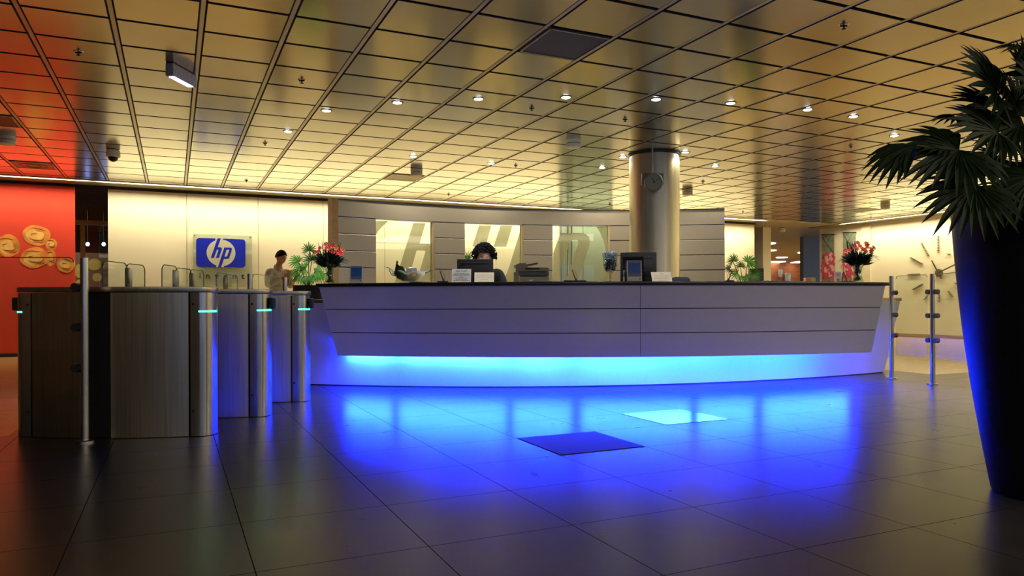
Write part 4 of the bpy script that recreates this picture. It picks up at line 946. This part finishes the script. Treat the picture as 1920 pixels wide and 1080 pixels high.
CARDG = mat('card_grey', (.74, .69, .60), .6, var=.03); CARDC = glassmat('card_cream', (0, 0, 0), frost=.955, fcol=(.95, .84, .64))
INKO = mat('tan_ink', (.50, .30, .14), .6); INKG = mat('grey_ink', (.16, .13, .10), .6)
card(865, .190, .144, 'grey card with lines of small print, left of the tilted cream card', CARDG, [.85, .9, .95, .3, .75, .6, .9], .38, 0, 'GET COPY', ink=INKG)
card(908, .192, .121, 'tilted cream card with a ruled line before the left monitor', CARDC, [.5, .85, .0, .4, .5], .62, .03, None, .48, ink=INKO)
card(1242, .196, .118, 'cream card headed taxi between the right monitor and the chair', CARDC, [.9, .75, .8, .5], .62, .02, 'TAXI', ink=INKO)
# right group: small white card with black easel, box, papers
c = onc(1572, .13)+UP*.001
o = thing('text_card', 'small white card with an orange mark beside the black easel', 'card', c, 'text cards on the counter')
M, x, y, b_ = leanframe(c, .15); n = x.cross(y)
MB().obox(c+y*.055, x, y, n, .036, .055, .0015).build('card', PAPER, o, smooth=False)
MB().obox(c+y*.088+n*.002, x, y, n, .028, .003, .0002).obox(c+y*.072+n*.002, x, y, n, .018, .003, .0002).build('print_line', mat('orange_ink', (.7, .16, .03), .6), o, smooth=False)
k = c+y*.025+n*.0016; MB().cyl(k, k+n*.0006, .015, 16).build('round_mark', mat('orange_ink', (.7, .16, .03), .6), o)
c = onc(1582, .14); o = thing('card_easel', 'black triangular card easel left of the right flower vase', 'easel', c)
MB().box(c+Vector((-.075, -.04, 0)), c+Vector((.075, .04, .010))).build('base', BLACK, o, bevel=.003)
MB().cyl(c+Vector((-.02, 0, .01)), c+Vector((.005, .01, .115)), .007, 8, .004).cyl(c+Vector((.035, 0, .01)), c+Vector((.005, .01, .115)), .005, 8, .004).build('leg', BLACK, o)
c = onc(1517, .2)
o = thing('card_box', 'low orange and yellow box of cards on the counter at right', 'box', c)
MB().box(c+Vector((-.045, -.03, 0)), c+Vector((0, .03, .045))).build('front_half', mat('orange_card', (.75, .28, .08), .5, var=.2), o, bevel=.002); MB().box(c+Vector((.0, -.03, 0)), c+Vector((.055, .03, .047))).build('rear_half', mat('yellow_card', (.70, .52, .15), .5, var=.2), o, bevel=.002)
def papers(px, w_, label, seed, curl=.012, d=.13):
    c = onc(px, d); m = MB(); r_ = random.Random(seed)
    for i in range(3):
        a_ = r_.uniform(-.2, .2); ox = r_.uniform(-.02, .02)
        m.grid(lambda s, t_: c+Vector(((s-.5)*w_*cos(a_)-(t_-.5)*.2*sin(a_)+ox, (s-.5)*w_*sin(a_)+(t_-.5)*.2*cos(a_), .0015+i*.0022+curl*(1-s)**3*(i+1)/3+.003*sin(5*s+i)**2)), 12, 4)
    o = m.build('paper_sheets', PAPER, None, solid=.0006); return tag(o, label, 'papers')
papers(790, .33, 'white paper sheets lying under the wrapped bouquet', 1, .02); papers(1018, .26, 'white papers lying before the printer', 2, .012); papers(1470, .40, 'white papers lying on the counter at right, beside the card box', 3, .006, .2)

# wrapped bouquet
c = onc(768, .15)+UP*.012; k = c.y/F
o = thing('wrapped_bouquet', 'bouquet wrapped in clear film and paper lying on the counter', 'bouquet', c)
WR = glassmat('wrap_film', (.80, .82, .74), frost=.45, fcol=(.75, .70, .55)); r_ = random.Random(4)
def cup(s, t_, f=1.0, z0=0):
    a = 2*pi*s; rx = (12+24*t_**.8)*k*f*(1+.08*sin(7*a)*t_); ry = (6+12*t_)*k*f
    return c+Vector((cos(a)*rx, sin(a)*ry, z0+(1+(20+3*sin(5*a+1)+2*sin(9*a))*t_)*k))
MB().grid(lambda s, t_: cup(s, t_), 48, 6).build('wrapping_film', WR, o)
m = MB(); m.grid(lambda s, t_: cup(s, t_, .80, .001)*1, 40, 5); m.build('wrapping_paper', mat('wrap_paper', (.30, .27, .16), .6, var=.5, scale=26, bump=.4), o)
m = MB()
for i in range(42):
    a = r_.uniform(0, 2*pi); s = r_.random(); p = c+Vector((cos(a)*20*k*s+2*k, sin(a)*9*k*s-3*k, (17+8*(1-s))*k)); m.ball(p, r_.uniform(2.5, 4.5)*k, 8, 5, Matrix.Rotation(r_.random()*3, 3, 'X') @ Matrix.Diagonal((1, .8, .6)))
m.build('bloom', mat('cream_bloom', (.78, .70, .50), .5, var=.25, scale=40), o)
m = MB(); m.ball(c+Vector((9*k, -12*k, 14*k)), (5*k, 2*k, 3.5*k), 10, 6); m.build('bloom', mat('yellow_bloom', (.75, .48, .08), .5, var=.25), o)
m = MB()
for pts in ([(-12,4),(-18,22),(-20,30),(-24,24),(-27,14)], [(-22,6),(-24,20),(-23,36),(-17,30),(-10,28),(-3,14),(-6,5)], [(-27,14),(-24,30),(-22,40),(-19,37),(-21,30)]):
    m.prism([c+Vector((x_*k, -14*k+.06*abs(x_)*k, z_*k)) for x_, z_ in pts], (0, .002, 0))
m.build('leaf', mat('bouquet_leaf', (.05, .095, .035), .45, var=.35, scale=20), o, smooth=False)
m = MB()
for pts in ([(-26,16),(-31,22),(-39,27),(-47,28)], [(-27,15),(-33,15),(-36,20),(-37,26)], [(30,16),(36,19),(42,22),(46,21)], [(-24,12),(-30,12),(-35,15)]):
    m.tube([c+Vector((x_*k, -6*k, z_*k)) for x_, z_ in pts], [.006]+[.004]*(len(pts)-2)+[.001], 6)
m.build('twig', FOL, o)
MB().obox(c+Vector((6*k, -17*k, 22*k)), (1, 0, .05), (0, -.4, 1), (0, 1, .4), 10*k, 3.6*k, .001).build('gift_card', PAPER, o, smooth=False)

# glass goblet of sweets
c = onc(1144, .15); k = c.y/F
o = thing('glass_goblet', 'tall glass goblet filled with wrapped sweets left of the right monitor', 'goblet', c)
MB().lathe([(8*k, 0), (7.5*k, .6*k), (2*k, 2*k), (1.6*k, 5*k), (3*k, 7*k), (1.5*k, 9*k), (3*k, 11*k), (1.6*k, 14*k), (5*k, 18*k), (11*k, 23*k), (13*k, 30*k), (13.2*k, 44*k), (15.5*k, 54*k), (15*k, 54*k), (12.7*k, 44*k), (12.5*k, 30*k), (10*k, 23.5*k), (0, 19*k)], c, 40, caps=False).build('glass_body', VG, o)
m1 = MB(); m2 = MB(); r_ = random.Random(8)
for i in range(190):
    z_ = r_.uniform(21, 56); R_ = min(11.2, (z_-17)*1.7)*(1 if z_ < 50 else .85); a = r_.uniform(0, 2*pi); s = math.sqrt(r_.random()); p = c+Vector((cos(a)*R_*s*k, sin(a)*R_*s*k, z_*k)); 
    rot = Matrix.Rotation(r_.uniform(0, 3), 3, 'Y') @ Matrix.Rotation(r_.uniform(0, 3), 3, 'X')
    (m2 if (z_ > 44 or r_.random() < .38) else m1).ball(p, (3.3*k, 1.5*k, 1.2*k), 6, 4, rot)
sw = thing('wrapped_sweets', 'silver and dark wrapped sweets heaped in the glass goblet', 'sweets', c+UP*19.5*k); sw['kind'] = 'stuff'
m1.build('dark_wrappers', mat('dark_foil', (.03, .03, .05), .25, .5, var=.4), sw, smooth=False); m2.build('silver_wrappers', mat('silver_foil', (.62, .62, .78), .22, .6, var=.3), sw, smooth=False)

# monitors seen from behind
def monitor(px, w_, ztop, label, Y, h_=.30, tilt=0, zbase=.888):
    a_, _ = ray(px, 500); c = Vector((a_*Y, Y, zbase)); o = thing('computer_monitor', label, 'monitor', c, 'monitors behind the counter')
    MB().box((c.x-w_/2, Y-.018, ztop-h_), (c.x+w_/2, Y+.022, ztop)).build('housing', BLACK, o, bevel=.008)
    MB().box((c.x-w_/2+.004, Y+.022, ztop-h_+.004), (c.x+w_/2-.004, Y+.028, ztop-.004)).build('bezel', BLACKM, o)
    MB().box((c.x-w_*.40, Y-.040, ztop-h_*.78), (c.x+w_*.40, Y-.018, ztop-h_*.16)).build('rear_bulge', BLACK, o, bevel=.012)
    MB().box((c.x-w_*.38, Y-.043, ztop-h_*.19), (c.x+w_*.38, Y-.032, ztop-h_*.165)).build('vent_strip', mat('monitor_vent', (.06, .06, .065), .25), o, bevel=.002)
    MB().box((c.x-.035, Y+.0, zbase+.012), (c.x+.035, Y+.018, ztop-h_*.6)).build('neck', BLACK, o, bevel=.004)
    MB().lathe([(.12, 0), (.115, .012), (.05, .016)], c+UP*.001, 28).build('foot', BLACK, o)
    MB().box((c.x-w_/2+.02, Y+.0281, ztop-h_+.02), (c.x+w_/2-.02, Y+.029, ztop-.02)).build('screen', mat('screen_dark', (.02, .025, .03), .15, emit=(.6, .7, 1), es=.08), o)
    return o
monitor(891, .385, aty(891, 486, 7.78).z, 'black monitor seen from behind, in front of the seated woman', 7.78, .235)
monitor(1197, .385, aty(1197, 473, 7.80).z, 'larger black monitor seen from behind, before the steel column', 7.80, .33)
# printer on its cabinet
b = aty(1000, 530, 10.4); k = 10.4/F; X0 = b.x; Yp = 10.4
o = thing('office_printer', 'grey office printer with open lid behind the counter', 'printer', Vector((X0, Yp+.3, 0)))
PG = mat('printer_grey', (.27, .25, .21), .5, var=.04); PGL = mat('printer_pale', (.42, .38, .29), .5, var=.04)
zz = lambda y: aty(1000, y, Yp).z; xx = lambda x_: aty(x_, 530, Yp).x
MB().box((xx(974), Yp, .02), (xx(1030), Yp+.5, zz(518.5))).build('cabinet', PGL, o, bevel=.006)
MB().prism([Vector((xx(971), Yp-.02, zz(508.5))), Vector((xx(1029), Yp-.02, zz(511))), Vector((xx(1029), Yp-.02, zz(517))), Vector((xx(976), Yp-.02, zz(517)))], (0, .5, 0)).build('output_bay', DSTEEL, o, smooth=False)
MB().prism([Vector((xx(967), Yp-.04, zz(506))), Vector((xx(969), Yp-.04, zz(501))), Vector((xx(1028), Yp-.04, zz(502))), Vector((xx(1029.5), Yp-.04, zz(509))), Vector((xx(971), Yp-.04, zz(508.5)))], (0, .5, 0)).build('scanner', PG, o, smooth=False)
MB().prism([Vector((xx(967), Yp, zz(504))), Vector((xx(967.5), Yp, zz(496))), Vector((xx(974), Yp, zz(493.5))), Vector((xx(986), Yp, zz(493))), Vector((xx(990), Yp, zz(501.5)))], (0, .45, 0)).build('document_feeder', PG, o, smooth=False)
MB().obox(Vector((xx(998), Yp+.2, zz(494.8))), (1, 0, .18), (0, 1, 0), (-.18, 0, 1), 11*k, .16, .007).build('feeder_tray', BLACK, o)
MB().box((xx(985), Yp-.055, zz(505.5)), (xx(1012), Yp-.03, zz(502.5))).build('control_panel', BLACK, o, bevel=.003)
MB().box((xx(963.5), Yp, zz(500)), (xx(967), Yp+.4, zz(497))).box((xx(963.5), Yp+.05, .02), (xx(973), Yp+.45, zz(510))).build('side_tray', PGL, o)
# chair back
b = aty(1277, 519, 8.6); o = thing('office_chair', 'black chair whose rounded back shows beside the taxi card', 'chair', Vector((b.x, 8.75, 0)))
w_ = 18*8.6/F; P = [Vector((b.x-w_, 8.6, .62)), Vector((b.x+w_, 8.6, .62))]+[Vector((b.x+w_-.05+.05*cos(a), 8.6, b.z-.05+.05*sin(a))) for a in [R(15*i) for i in range(7)]]+[Vector((b.x-w_+.05-.05*cos(a), 8.6, b.z-.05+.05*sin(a))) for a in [R(90-15*i) for i in range(7)]]
MB().prism(P, (0, .05, 0)).build('backrest', BLACKM, o, bevel=.01)
MB().box((b.x-.22, 8.68, .46), (b.x+.22, 9.1, .53)).build('seat', BLACKM, o, bevel=.03); MB().cyl((b.x, 8.88, .08), (b.x, 8.88, .46), .03, 14).box((b.x-.02, 8.62, .48), (b.x+.02, 8.72, .70)).build('column', BLACK, o)
m = MB()
for i in range(5): a = 2*pi*i/5; m.cyl((b.x, 8.88, .09), (b.x+.27*cos(a), 8.88+.27*sin(a), .05), .02, 8, .014); m.ball((b.x+.27*cos(a), 8.88+.27*sin(a), .027), .027, 8, 6)
m.build('base', BLACK, o)
# dark cabinet right of the right palm
q = aty(1422, 503, 12.4); tag(MB().box((q.x-.06, 12.35, 0), (q.x+.075, 12.75, q.z)).box((q.x-.05, 12.342, .1), (q.x+.065, 12.35, q.z-.03)).build('side_cabinet', mat('cabinet_dark', (.05, .05, .055), .5, var=.1), bevel=.004), 'narrow dark cabinet right of the right fan palm', 'cabinet')

# ================================================================== PEOPLE
def skin_mesh(J, E, root):
    """surface grown round a skeleton: J name -> (point, radius)"""
    names = list(J); me = D.meshes.new('sk'); me.from_pydata([tuple(J[n][0]) for n in names], [(names.index(a), names.index(b)) for a, b in E], [])
    o = D.objects.new('sk', me); COL.objects.link(o); o.modifiers.new('s', 'SKIN')
    for i, n in enumerate(names):
        r_ = J[n][1]; sv = me.skin_vertices[0].data[i]; sv.radius = r_ if isinstance(r_, tuple) else (r_, r_); sv.use_root = (n == root)
    sb = o.modifiers.new('u', 'SUBSURF'); sb.levels = 2; sb.render_levels = 2
    bpy.context.view_layer.update()
    ev = D.meshes.new_from_object(o.evaluated_get(bpy.context.evaluated_depsgraph_get()))
    vs = [v.co.copy() for v in ev.vertices]; fs = [tuple(p.vertices) for p in ev.polygons]
    D.objects.remove(o); return vs, fs
def fused(mb, name, m_, parent, vox):
    """union of the shapes in mb as one continuous surface"""
    me = D.meshes.new('f'); me.from_pydata([tuple(v) for v in mb.v], [], mb.f)
    b = bmesh.new(); b.from_mesh(me); bmesh.ops.recalc_face_normals(b, faces=b.faces); b.to_mesh(me); b.free()
    o = D.objects.new('f', me); COL.objects.link(o); r_ = o.modifiers.new('r', 'REMESH'); r_.mode = 'VOXEL'; r_.voxel_size = vox
    sm = o.modifiers.new('s', 'SMOOTH'); sm.factor = .5; sm.iterations = 2
    bpy.context.view_layer.update(); ev = D.meshes.new_from_object(o.evaluated_get(bpy.context.evaluated_depsgraph_get()))
    out = MB(); out.v = [v.co.copy() for v in ev.vertices]; out.f = [tuple(p.vertices) for p in ev.polygons]; D.objects.remove(o)
    par = list(range(len(out.v)))
    def fd(i):
        while par[i] != i: par[i] = par[par[i]]; i = par[i]
        return i
    for f_ in out.f:
        r0 = fd(f_[0])
        for k_ in f_[1:]: par[fd(k_)] = r0
    cnt = {}
    for i_ in range(len(out.v)): cnt[fd(i_)] = cnt.get(fd(i_), 0)+1
    best = max(cnt, key=cnt.get); mp_ = {}; nv = []
    for i_ in range(len(out.v)):
        if fd(i_) == best: mp_[i_] = len(nv); nv.append(out.v[i_])
    out.f = [tuple(mp_[k_] for k_ in f_) for f_ in out.f if f_[0] in mp_]; out.v = nv
    ob = out.build(name, m_, parent)
    for p in ob.data.polygons: p.use_smooth = True
    return ob
def head(mb, c, f, up, h=.232):
    """head with brow, nose, lips, chin and ears; f where the face looks"""
    f = Vector(f).normalized(); up = (Vector(up)-f*Vector(up).dot(f)).normalized(); l = up.cross(f); n, m = 32, 24; vs = []
    for j in range(m+1):
        t = pi*j/m
        for i in range(n):
            a = 2*pi*i/n; x = sin(t)*cos(a); y = sin(t)*sin(a); z = cos(t)      # x forward, y left
            rx, ry, rz = .098, .074, h/2
            if z < 0: ry *= 1-.30*(-z)**1.6; rx *= 1-.10*(-z)
            px_, py_, pz_ = x*rx, y*ry, z*rz
            if x > 0:
                g = lambda cy, cz, sy, sz: math.exp(-((py_-cy)/sy)**2-((pz_-cz)/sz)**2)
                px_ += .020*g(0, -.022, .012, .018)+.010*g(0, -.002, .009, .02)-.010*(g(.030, .006, .015, .010)+g(-.030, .006, .015, .010))+.006*g(0, .028, .045, .010)+.007*g(0, -.058, .020, .007)-.004*g(0, -.070, .02, .005)+.010*g(0, -.096, .022, .016)
            elif z < -.2: px_ *= .80
            vs.append(c+f*px_+l*py_+up*pz_)
    fs = [(j*n+i, j*n+(i+1) % n, (j+1)*n+(i+1) % n, (j+1)*n+i) for j in range(m) for i in range(n)]
    mb.add(vs, fs)
    Mx = Matrix((f, l, up)).transposed()
    for s in (-1, 1): mb.ball(c+l*s*.076-f*.008-up*.008, (.018, .009, .030), 10, 8, Mx)
    return f, l, up, Mx
def face_bits(c, f, l, up, Mx, o, col):
    for s in (-1, 1):
        e = c+l*s*.030+f*.083+up*.006
        ey = MB().ball(e, (.009, .012, .0075), 12, 8, Mx).build('eye', mat('eye_white', (.30, .28, .26), .3), o); MB().ball(e+f*.0065, (.003, .0052, .0052), 10, 6, Mx).build('iris', mat('iris_dark', (.03, .02, .015), .2), ey)
        MB().tube([c+l*s*.046+f*.080+up*.024, c+l*s*.030+f*.0985+up*.030, c+l*s*.014+f*.1045+up*.026], [.0018, .0034, .003], 6).build('eyebrow', col, o)
    MB().tube([c+l*.023+f*.089-up*.061, c+f*.1005-up*.058, c-l*.023+f*.089-up*.061], [.0015, .0042, .0015], 6).build('mouth', mat('lip', (.38, .13, .11), .45), o)
def hand_mb(mb, wrist, d, palm_n, curl, side):
    """palm, four unequal bent fingers and a thumb"""
    d = Vector(d).normalized(); n = Vector(palm_n).normalized(); n = (n-d*n.dot(d)).normalized(); s = d.cross(n)*side; w = Vector(wrist)
    mb.obox(w+d*.045, d, s, n, .045, .040, .013)
    for k, (o_, L) in enumerate(((-.030, .072), (-.010, .080), (.010, .075), (.029, .058))):
        p = w+d*.086+s*o_; a1 = curl*.5; q = p+(d*cos(a1)+n*sin(a1))*L*.5; q2 = q+(d*cos(curl)+n*sin(curl))*L*.3; q3 = q2+(d*cos(curl*1.4)+n*sin(curl*1.4))*L*.25
        mb.tube([p-d*.02, p, q, q2, q3], [.0095, .0095, .0088, .008, .006], 8)
    p = w+d*.028-s*.036; q = p+(d*.6-s*.7+n*.3).normalized()*.038; mb.tube([p+s*.012, p, q, q+(d*.8-s*.1+n*.6).normalized()*.032], [.012, .0115, .0105, .008], 8)

# --- man in a pale shirt by the cream wall
mc = Vector((aty(519, 500, 12.45).x, 12.45, 0)); man = thing('person', 'dark-haired man in a pale shirt holding something orange by the cream wall', 'person', mc)
f = Vector((.86, -.50, 0)).normalized(); l = UP.cross(f)
Q = lambda a, b, z: mc+f*a+l*b+UP*z
hc = Q(.105, 0, aty(527, 483, 12.45).z-.005)
wR, wL = Q(.30, -.10, 1.34), Q(.30, .12, 1.30)
B = {'pel': (Q(0, 0, .95), .11), 'ab': (Q(0, 0, 1.12), .10), 'ch': (Q(.02, 0, 1.32), .12), 'nb': (Q(.03, 0, 1.48), .060), 'nk': (Q(.06, 0, 1.56), .052), 'hd': (Q(.095, 0, 1.64), .055),
     'shR': (Q(.03, -.19, 1.44), .055), 'elR': (Q(.06, -.25, 1.17), .042), 'wrR': (wR, .027), 'shL': (Q(.03, .19, 1.44), .055), 'elL': (Q(.05, .26, 1.17), .042), 'wrL': (wL, .027),
     'hpR': (Q(0, -.10, .90), .085), 'knR': (Q(.03, -.11, .50), .058), 'anR': (Q(-.02, -.12, .09), .040), 'toR': (Q(.15, -.13, .035), .032), 'hpL': (Q(0, .10, .90), .085), 'knL': (Q(.05, .11, .50), .058), 'anL': (Q(0, .12, .09), .040), 'toL': (Q(.17, .13, .035), .032)}
E_ = [('pel','ab'),('ab','ch'),('ch','nb'),('nb','nk'),('nk','hd'),('ch','shR'),('shR','elR'),('elR','wrR'),('ch','shL'),('shL','elL'),('elL','wrL'),('pel','hpR'),('hpR','knR'),('knR','anR'),('anR','toR'),('pel','hpL'),('hpL','knL'),('knL','anL'),('anL','toL')]
mb = MB(); mb.add(*skin_mesh(B, E_, 'pel')); hf = (f+Vector((0, 0, -.38))).normalized(); F4 = head(mb, hc, hf, UP)
hand_mb(mb, wR, (f*.8+l*.35+UP*.35), (l*.9+UP*.1), .9, 1); hand_mb(mb, wL, (f*.8-l*.35+UP*.35), (-l*.9+UP*.1), .9, -1)
fused(mb, 'body', skin(), man, .0075)
HAIRB = mat('black_hair', (.009, .007, .006), .8, spec=.15, var=.4, scale=80, stretch=(1, 1, .2))
face_bits(hc, *F4, man, HAIRB)
hb = MB(); f_, l_, u_, Mx = F4
def haircap(hb, c, f, l, up, rr, front, low, puff, seed, n=40, m=16):
    r_ = random.Random(seed); ph = [r_.uniform(0, 6) for _ in range(6)]
    def fn(s, t):
        a = 2*pi*s; lim = front+(low-front)*(.5-.5*cos(a))**.7; th = lim*t
        w = 1+puff*(.5*sin(5*a+ph[0]+3*th)+.3*sin(9*a+ph[1]-5*th)+.2*sin(14*a+ph[2]+7*th))*min(1, th)
        x, y, z = sin(th)*cos(a)*rr[0], sin(th)*sin(a)*rr[1], cos(th)*rr[2]
        k = .90 if t > .97 else 1
        return c+(f*x+l*y+up*z)*w*k
    hb.grid(fn, n, m)
haircap(hb, hc-f_*.006+u_*.006, f_, l_, u_, (.106, .083, .124), R(52), R(112), .02, 1)
hb.build('hair', HAIRB, man, solid=-.004)
SH = mat('pale_shirt', (.46, .45, .42), .8, var=.10, scale=7, bump=.5)
Sj = {k: (B[k][0], B[k][1]+d) for k, d in (('pel', .012), ('ab', .022), ('ch', .024), ('nb', .014), ('shR', .022), ('elR', .020), ('shL', .022), ('elL', .020))}
Sj['pel'] = (Q(0, 0, .93), .135); Sj['wrR'] = (wR-f*.03-UP*.01, .034); Sj['wrL'] = (wL-f*.03-UP*.01, .034)
mb = MB(); mb.add(*skin_mesh(Sj, [('pel','ab'),('ab','ch'),('ch','nb'),('ch','shR'),('shR','elR'),('elR','wrR'),('ch','shL'),('shL','elL'),('elL','wrL')], 'pel'))
mb.tube([Q(.02, 0, 1.47), Q(.045, 0, 1.535)], [.078, .070], 20)
fused(mb, 'shirt', SH, man, .0085)
Tj = {k: (B[k][0], B[k][1]+.018) for k in ('hpR', 'knR', 'anR', 'hpL', 'knL', 'anL')}; Tj['pel'] = (Q(0, 0, .95), .125)
mb = MB(); mb.add(*skin_mesh(Tj, [('pel','hpR'),('hpR','knR'),('knR','anR'),('pel','hpL'),('hpL','knL'),('knL','anL')], 'pel')); fused(mb, 'trousers', mat('dark_trousers', (.03, .03, .035), .8, var=.2), man, .010)
for s in ('R', 'L'): mb = MB(); mb.tube([B['an'+s][0]-f*.06-UP*.04, B['to'+s][0]+UP*.010], [.046, .040], 12); mb.ball(B['to'+s][0]+UP*.008, (.05, .045, .042), 10, 8); fused(mb, 'shoe', BLACK, man, .008)
of = thing('orange_flower', 'orange flower head held by the man near the green palm', 'flower', aty(543, 514, 12.28))
oc = aty(543, 513, 12.28); r_ = random.Random(2); m = MB()
for i in range(46):
    d = Vector((r_.gauss(0, 1), r_.gauss(0, 1), r_.gauss(0, 1))).normalized(); s_ = d.orthogonal().normalized()*.022; c0 = oc+d*.02
    m.add([c0-s_*.4, c0+d*.035-s_, c0+d*.062, c0+d*.035+s_, c0+s_*.4], [(0, 1, 2, 3, 4)])
m.ball(oc, .035, 10, 8); m.build('petals', mat('orange_petals', (.85, .30, .03), .55, var=.3, scale=40), of, smooth=False)
MB().tube([oc-UP*.03, oc-UP*.12+Vector((-.02, 0, 0)), oc-UP*.2+Vector((-.03, 0, 0))], .006, 6).build('stem', STEM, of)

# --- woman seated behind the left monitor
wY = 8.42; eye = aty(908, 483, wY); wc = Vector((eye.x, wY+.10, 0)); wm = thing('person', 'dark curly-haired woman in black sitting behind the left monitor', 'person', wc)
f = Vector((.02, -1, 0)).normalized(); l = UP.cross(f); Q = lambda a, b, z: wc+f*a+l*b+UP*z
hz = eye.z-.006; hc = Q(.13, 0, hz); sz = hz-.155
B = {'pel': (Q(-.12, 0, sz-.44), .12), 'ab': (Q(-.10, 0, sz-.28), .10), 'ch': (Q(-.05, 0, sz-.10), .11), 'nb': (Q(.0, 0, sz+.03), .060), 'nk': (Q(.05, 0, sz+.07), .050), 'hd': (Q(.10, 0, hz-.04), .050),
     'shR': (Q(-.04, -.18, sz), .050), 'elR': (Q(.0, -.235, sz-.25), .040), 'wrR': (Q(.22, -.12, sz-.33), .025), 'shL': (Q(-.04, .18, sz), .050), 'elL': (Q(.0, .235, sz-.25), .040), 'wrL': (Q(.22, .12, sz-.33), .025),
     'hpR': (Q(-.08, -.10, sz-.47), .085), 'knR': (Q(.30, -.11, sz-.47), .058), 'anR': (Q(.24, -.11, .30), .038), 'toR': (Q(.36, -.12, .25), .030), 'hpL': (Q(-.08, .10, sz-.47), .085), 'knL': (Q(.30, .11, sz-.47), .058), 'anL': (Q(.24, .11, .30), .038), 'toL': (Q(.36, .12, .25), .030)}
mb = MB(); mb.add(*skin_mesh(B, E_, 'pel')); F4 = head(mb, hc, f+Vector((0, 0, -.22)), UP, .225)
hand_mb(mb, B['wrR'][0], f, -UP, .5, -1); hand_mb(mb, B['wrL'][0], f, -UP, .5, 1)
fused(mb, 'body', skin(), wm, .0075); face_bits(hc, *F4, wm, HAIRB)
f_, l_, u_, Mx = F4; hb = MB(); haircap(hb, hc-f_*.012+u_*.018, f_, l_, u_, (.125, .125, .135), R(54), R(135), .10, 3); r_ = random.Random(9)
for i in range(150):                                         # loose curls
    a = r_.uniform(0, 2*pi); th = r_.uniform(.1, 1.0 if abs(math.atan2(sin(a), cos(a))) < .9 else 1.75); d = (f_*sin(th)*cos(a)+l_*sin(th)*sin(a)+u_*cos(th)).normalized()
    c0 = hc-f_*.012+u_*.018+Vector((d.x*.118, d.y*.12, d.z*.125)); t1 = d.orthogonal().normalized(); t2 = d.cross(t1); q = r_.uniform(0, 6)
    hb.tube([c0-d*.01, c0+d*.016+t1*.014*cos(q), c0+d*.030+(t1*cos(q)+t2*sin(q))*.026, c0+d*.020+(t1*cos(q+1)+t2*sin(q+1))*.044], [.013, .012, .008, .0015], 5)
hb.build('hair', HAIRB, wm)
BK = mat('black_jacket', (.010, .010, .012), .8, var=.3, scale=10, bump=.3)
Sj = {k: (B[k][0], B[k][1]+.022) for k in ('pel', 'ab', 'ch', 'nb', 'shR', 'elR', 'shL', 'elL')}; Sj['wrR'] = (B['wrR'][0]-f*.03, .036); Sj['wrL'] = (B['wrL'][0]-f*.03, .036)
mb = MB(); mb.add(*skin_mesh(Sj, [('pel','ab'),('ab','ch'),('ch','nb'),('ch','shR'),('shR','elR'),('elR','wrR'),('ch','shL'),('shL','elL'),('elL','wrL')], 'pel')); fused(mb, 'jacket', BK, wm, .0085)
Tj = {k: (B[k][0], B[k][1]+.016) for k in ('pel', 'hpR', 'knR', 'anR', 'hpL', 'knL', 'anL')}
mb = MB(); mb.add(*skin_mesh(Tj, [('pel','hpR'),('hpR','knR'),('knR','anR'),('pel','hpL'),('hpL','knL'),('knL','anL')], 'pel')); fused(mb, 'trousers', BK, wm, .010)
for s in ('R', 'L'): mb = MB(); mb.tube([B['an'+s][0]-f*.05-UP*.02, B['to'+s][0]], [.042, .034], 12); fused(mb, 'shoe', BLACK, wm, .008)
# her tall chair
cz_ = B['pel'][0].z-.145; c = Vector((B['pel'][0].x, B['pel'][0].y, 0)); o = thing('office_chair', 'tall black office chair under the seated woman', 'chair', c)
MB().box(c+Vector((-.22, -.22, cz_-.06)), c+Vector((.22, .20, cz_))).build('seat', BLACKM, o, bevel=.025); MB().box(c+Vector((-.20, .20, cz_+.08)), c+Vector((.20, .25, cz_+.40))).box(c+Vector((-.02, .20, cz_-.04)), c+Vector((.02, .23, cz_+.15))).build('backrest', BLACKM, o, bevel=.01)
MB().cyl(c+UP*.08, c+UP*(cz_-.06), .03, 14).build('column', BLACK, o); m = MB()
for i in range(24):
    pass
m.lathe([(.23, .205), (.245, .215), (.23, .225), (.215, .215), (.23, .205)], c, 36, caps=False)
for i in range(5):
    a = 2*pi*i/5; e = Vector((cos(a), sin(a), 0)); m.cyl(c+UP*.10, c+e*.28+UP*.05, .02, 8, .014); m.ball(c+e*.28+UP*.027, .027, 8, 6); m.cyl(c+UP*.215, c+e*.22+UP*.215, .008, 6)
m.build('base', BLACK, o)
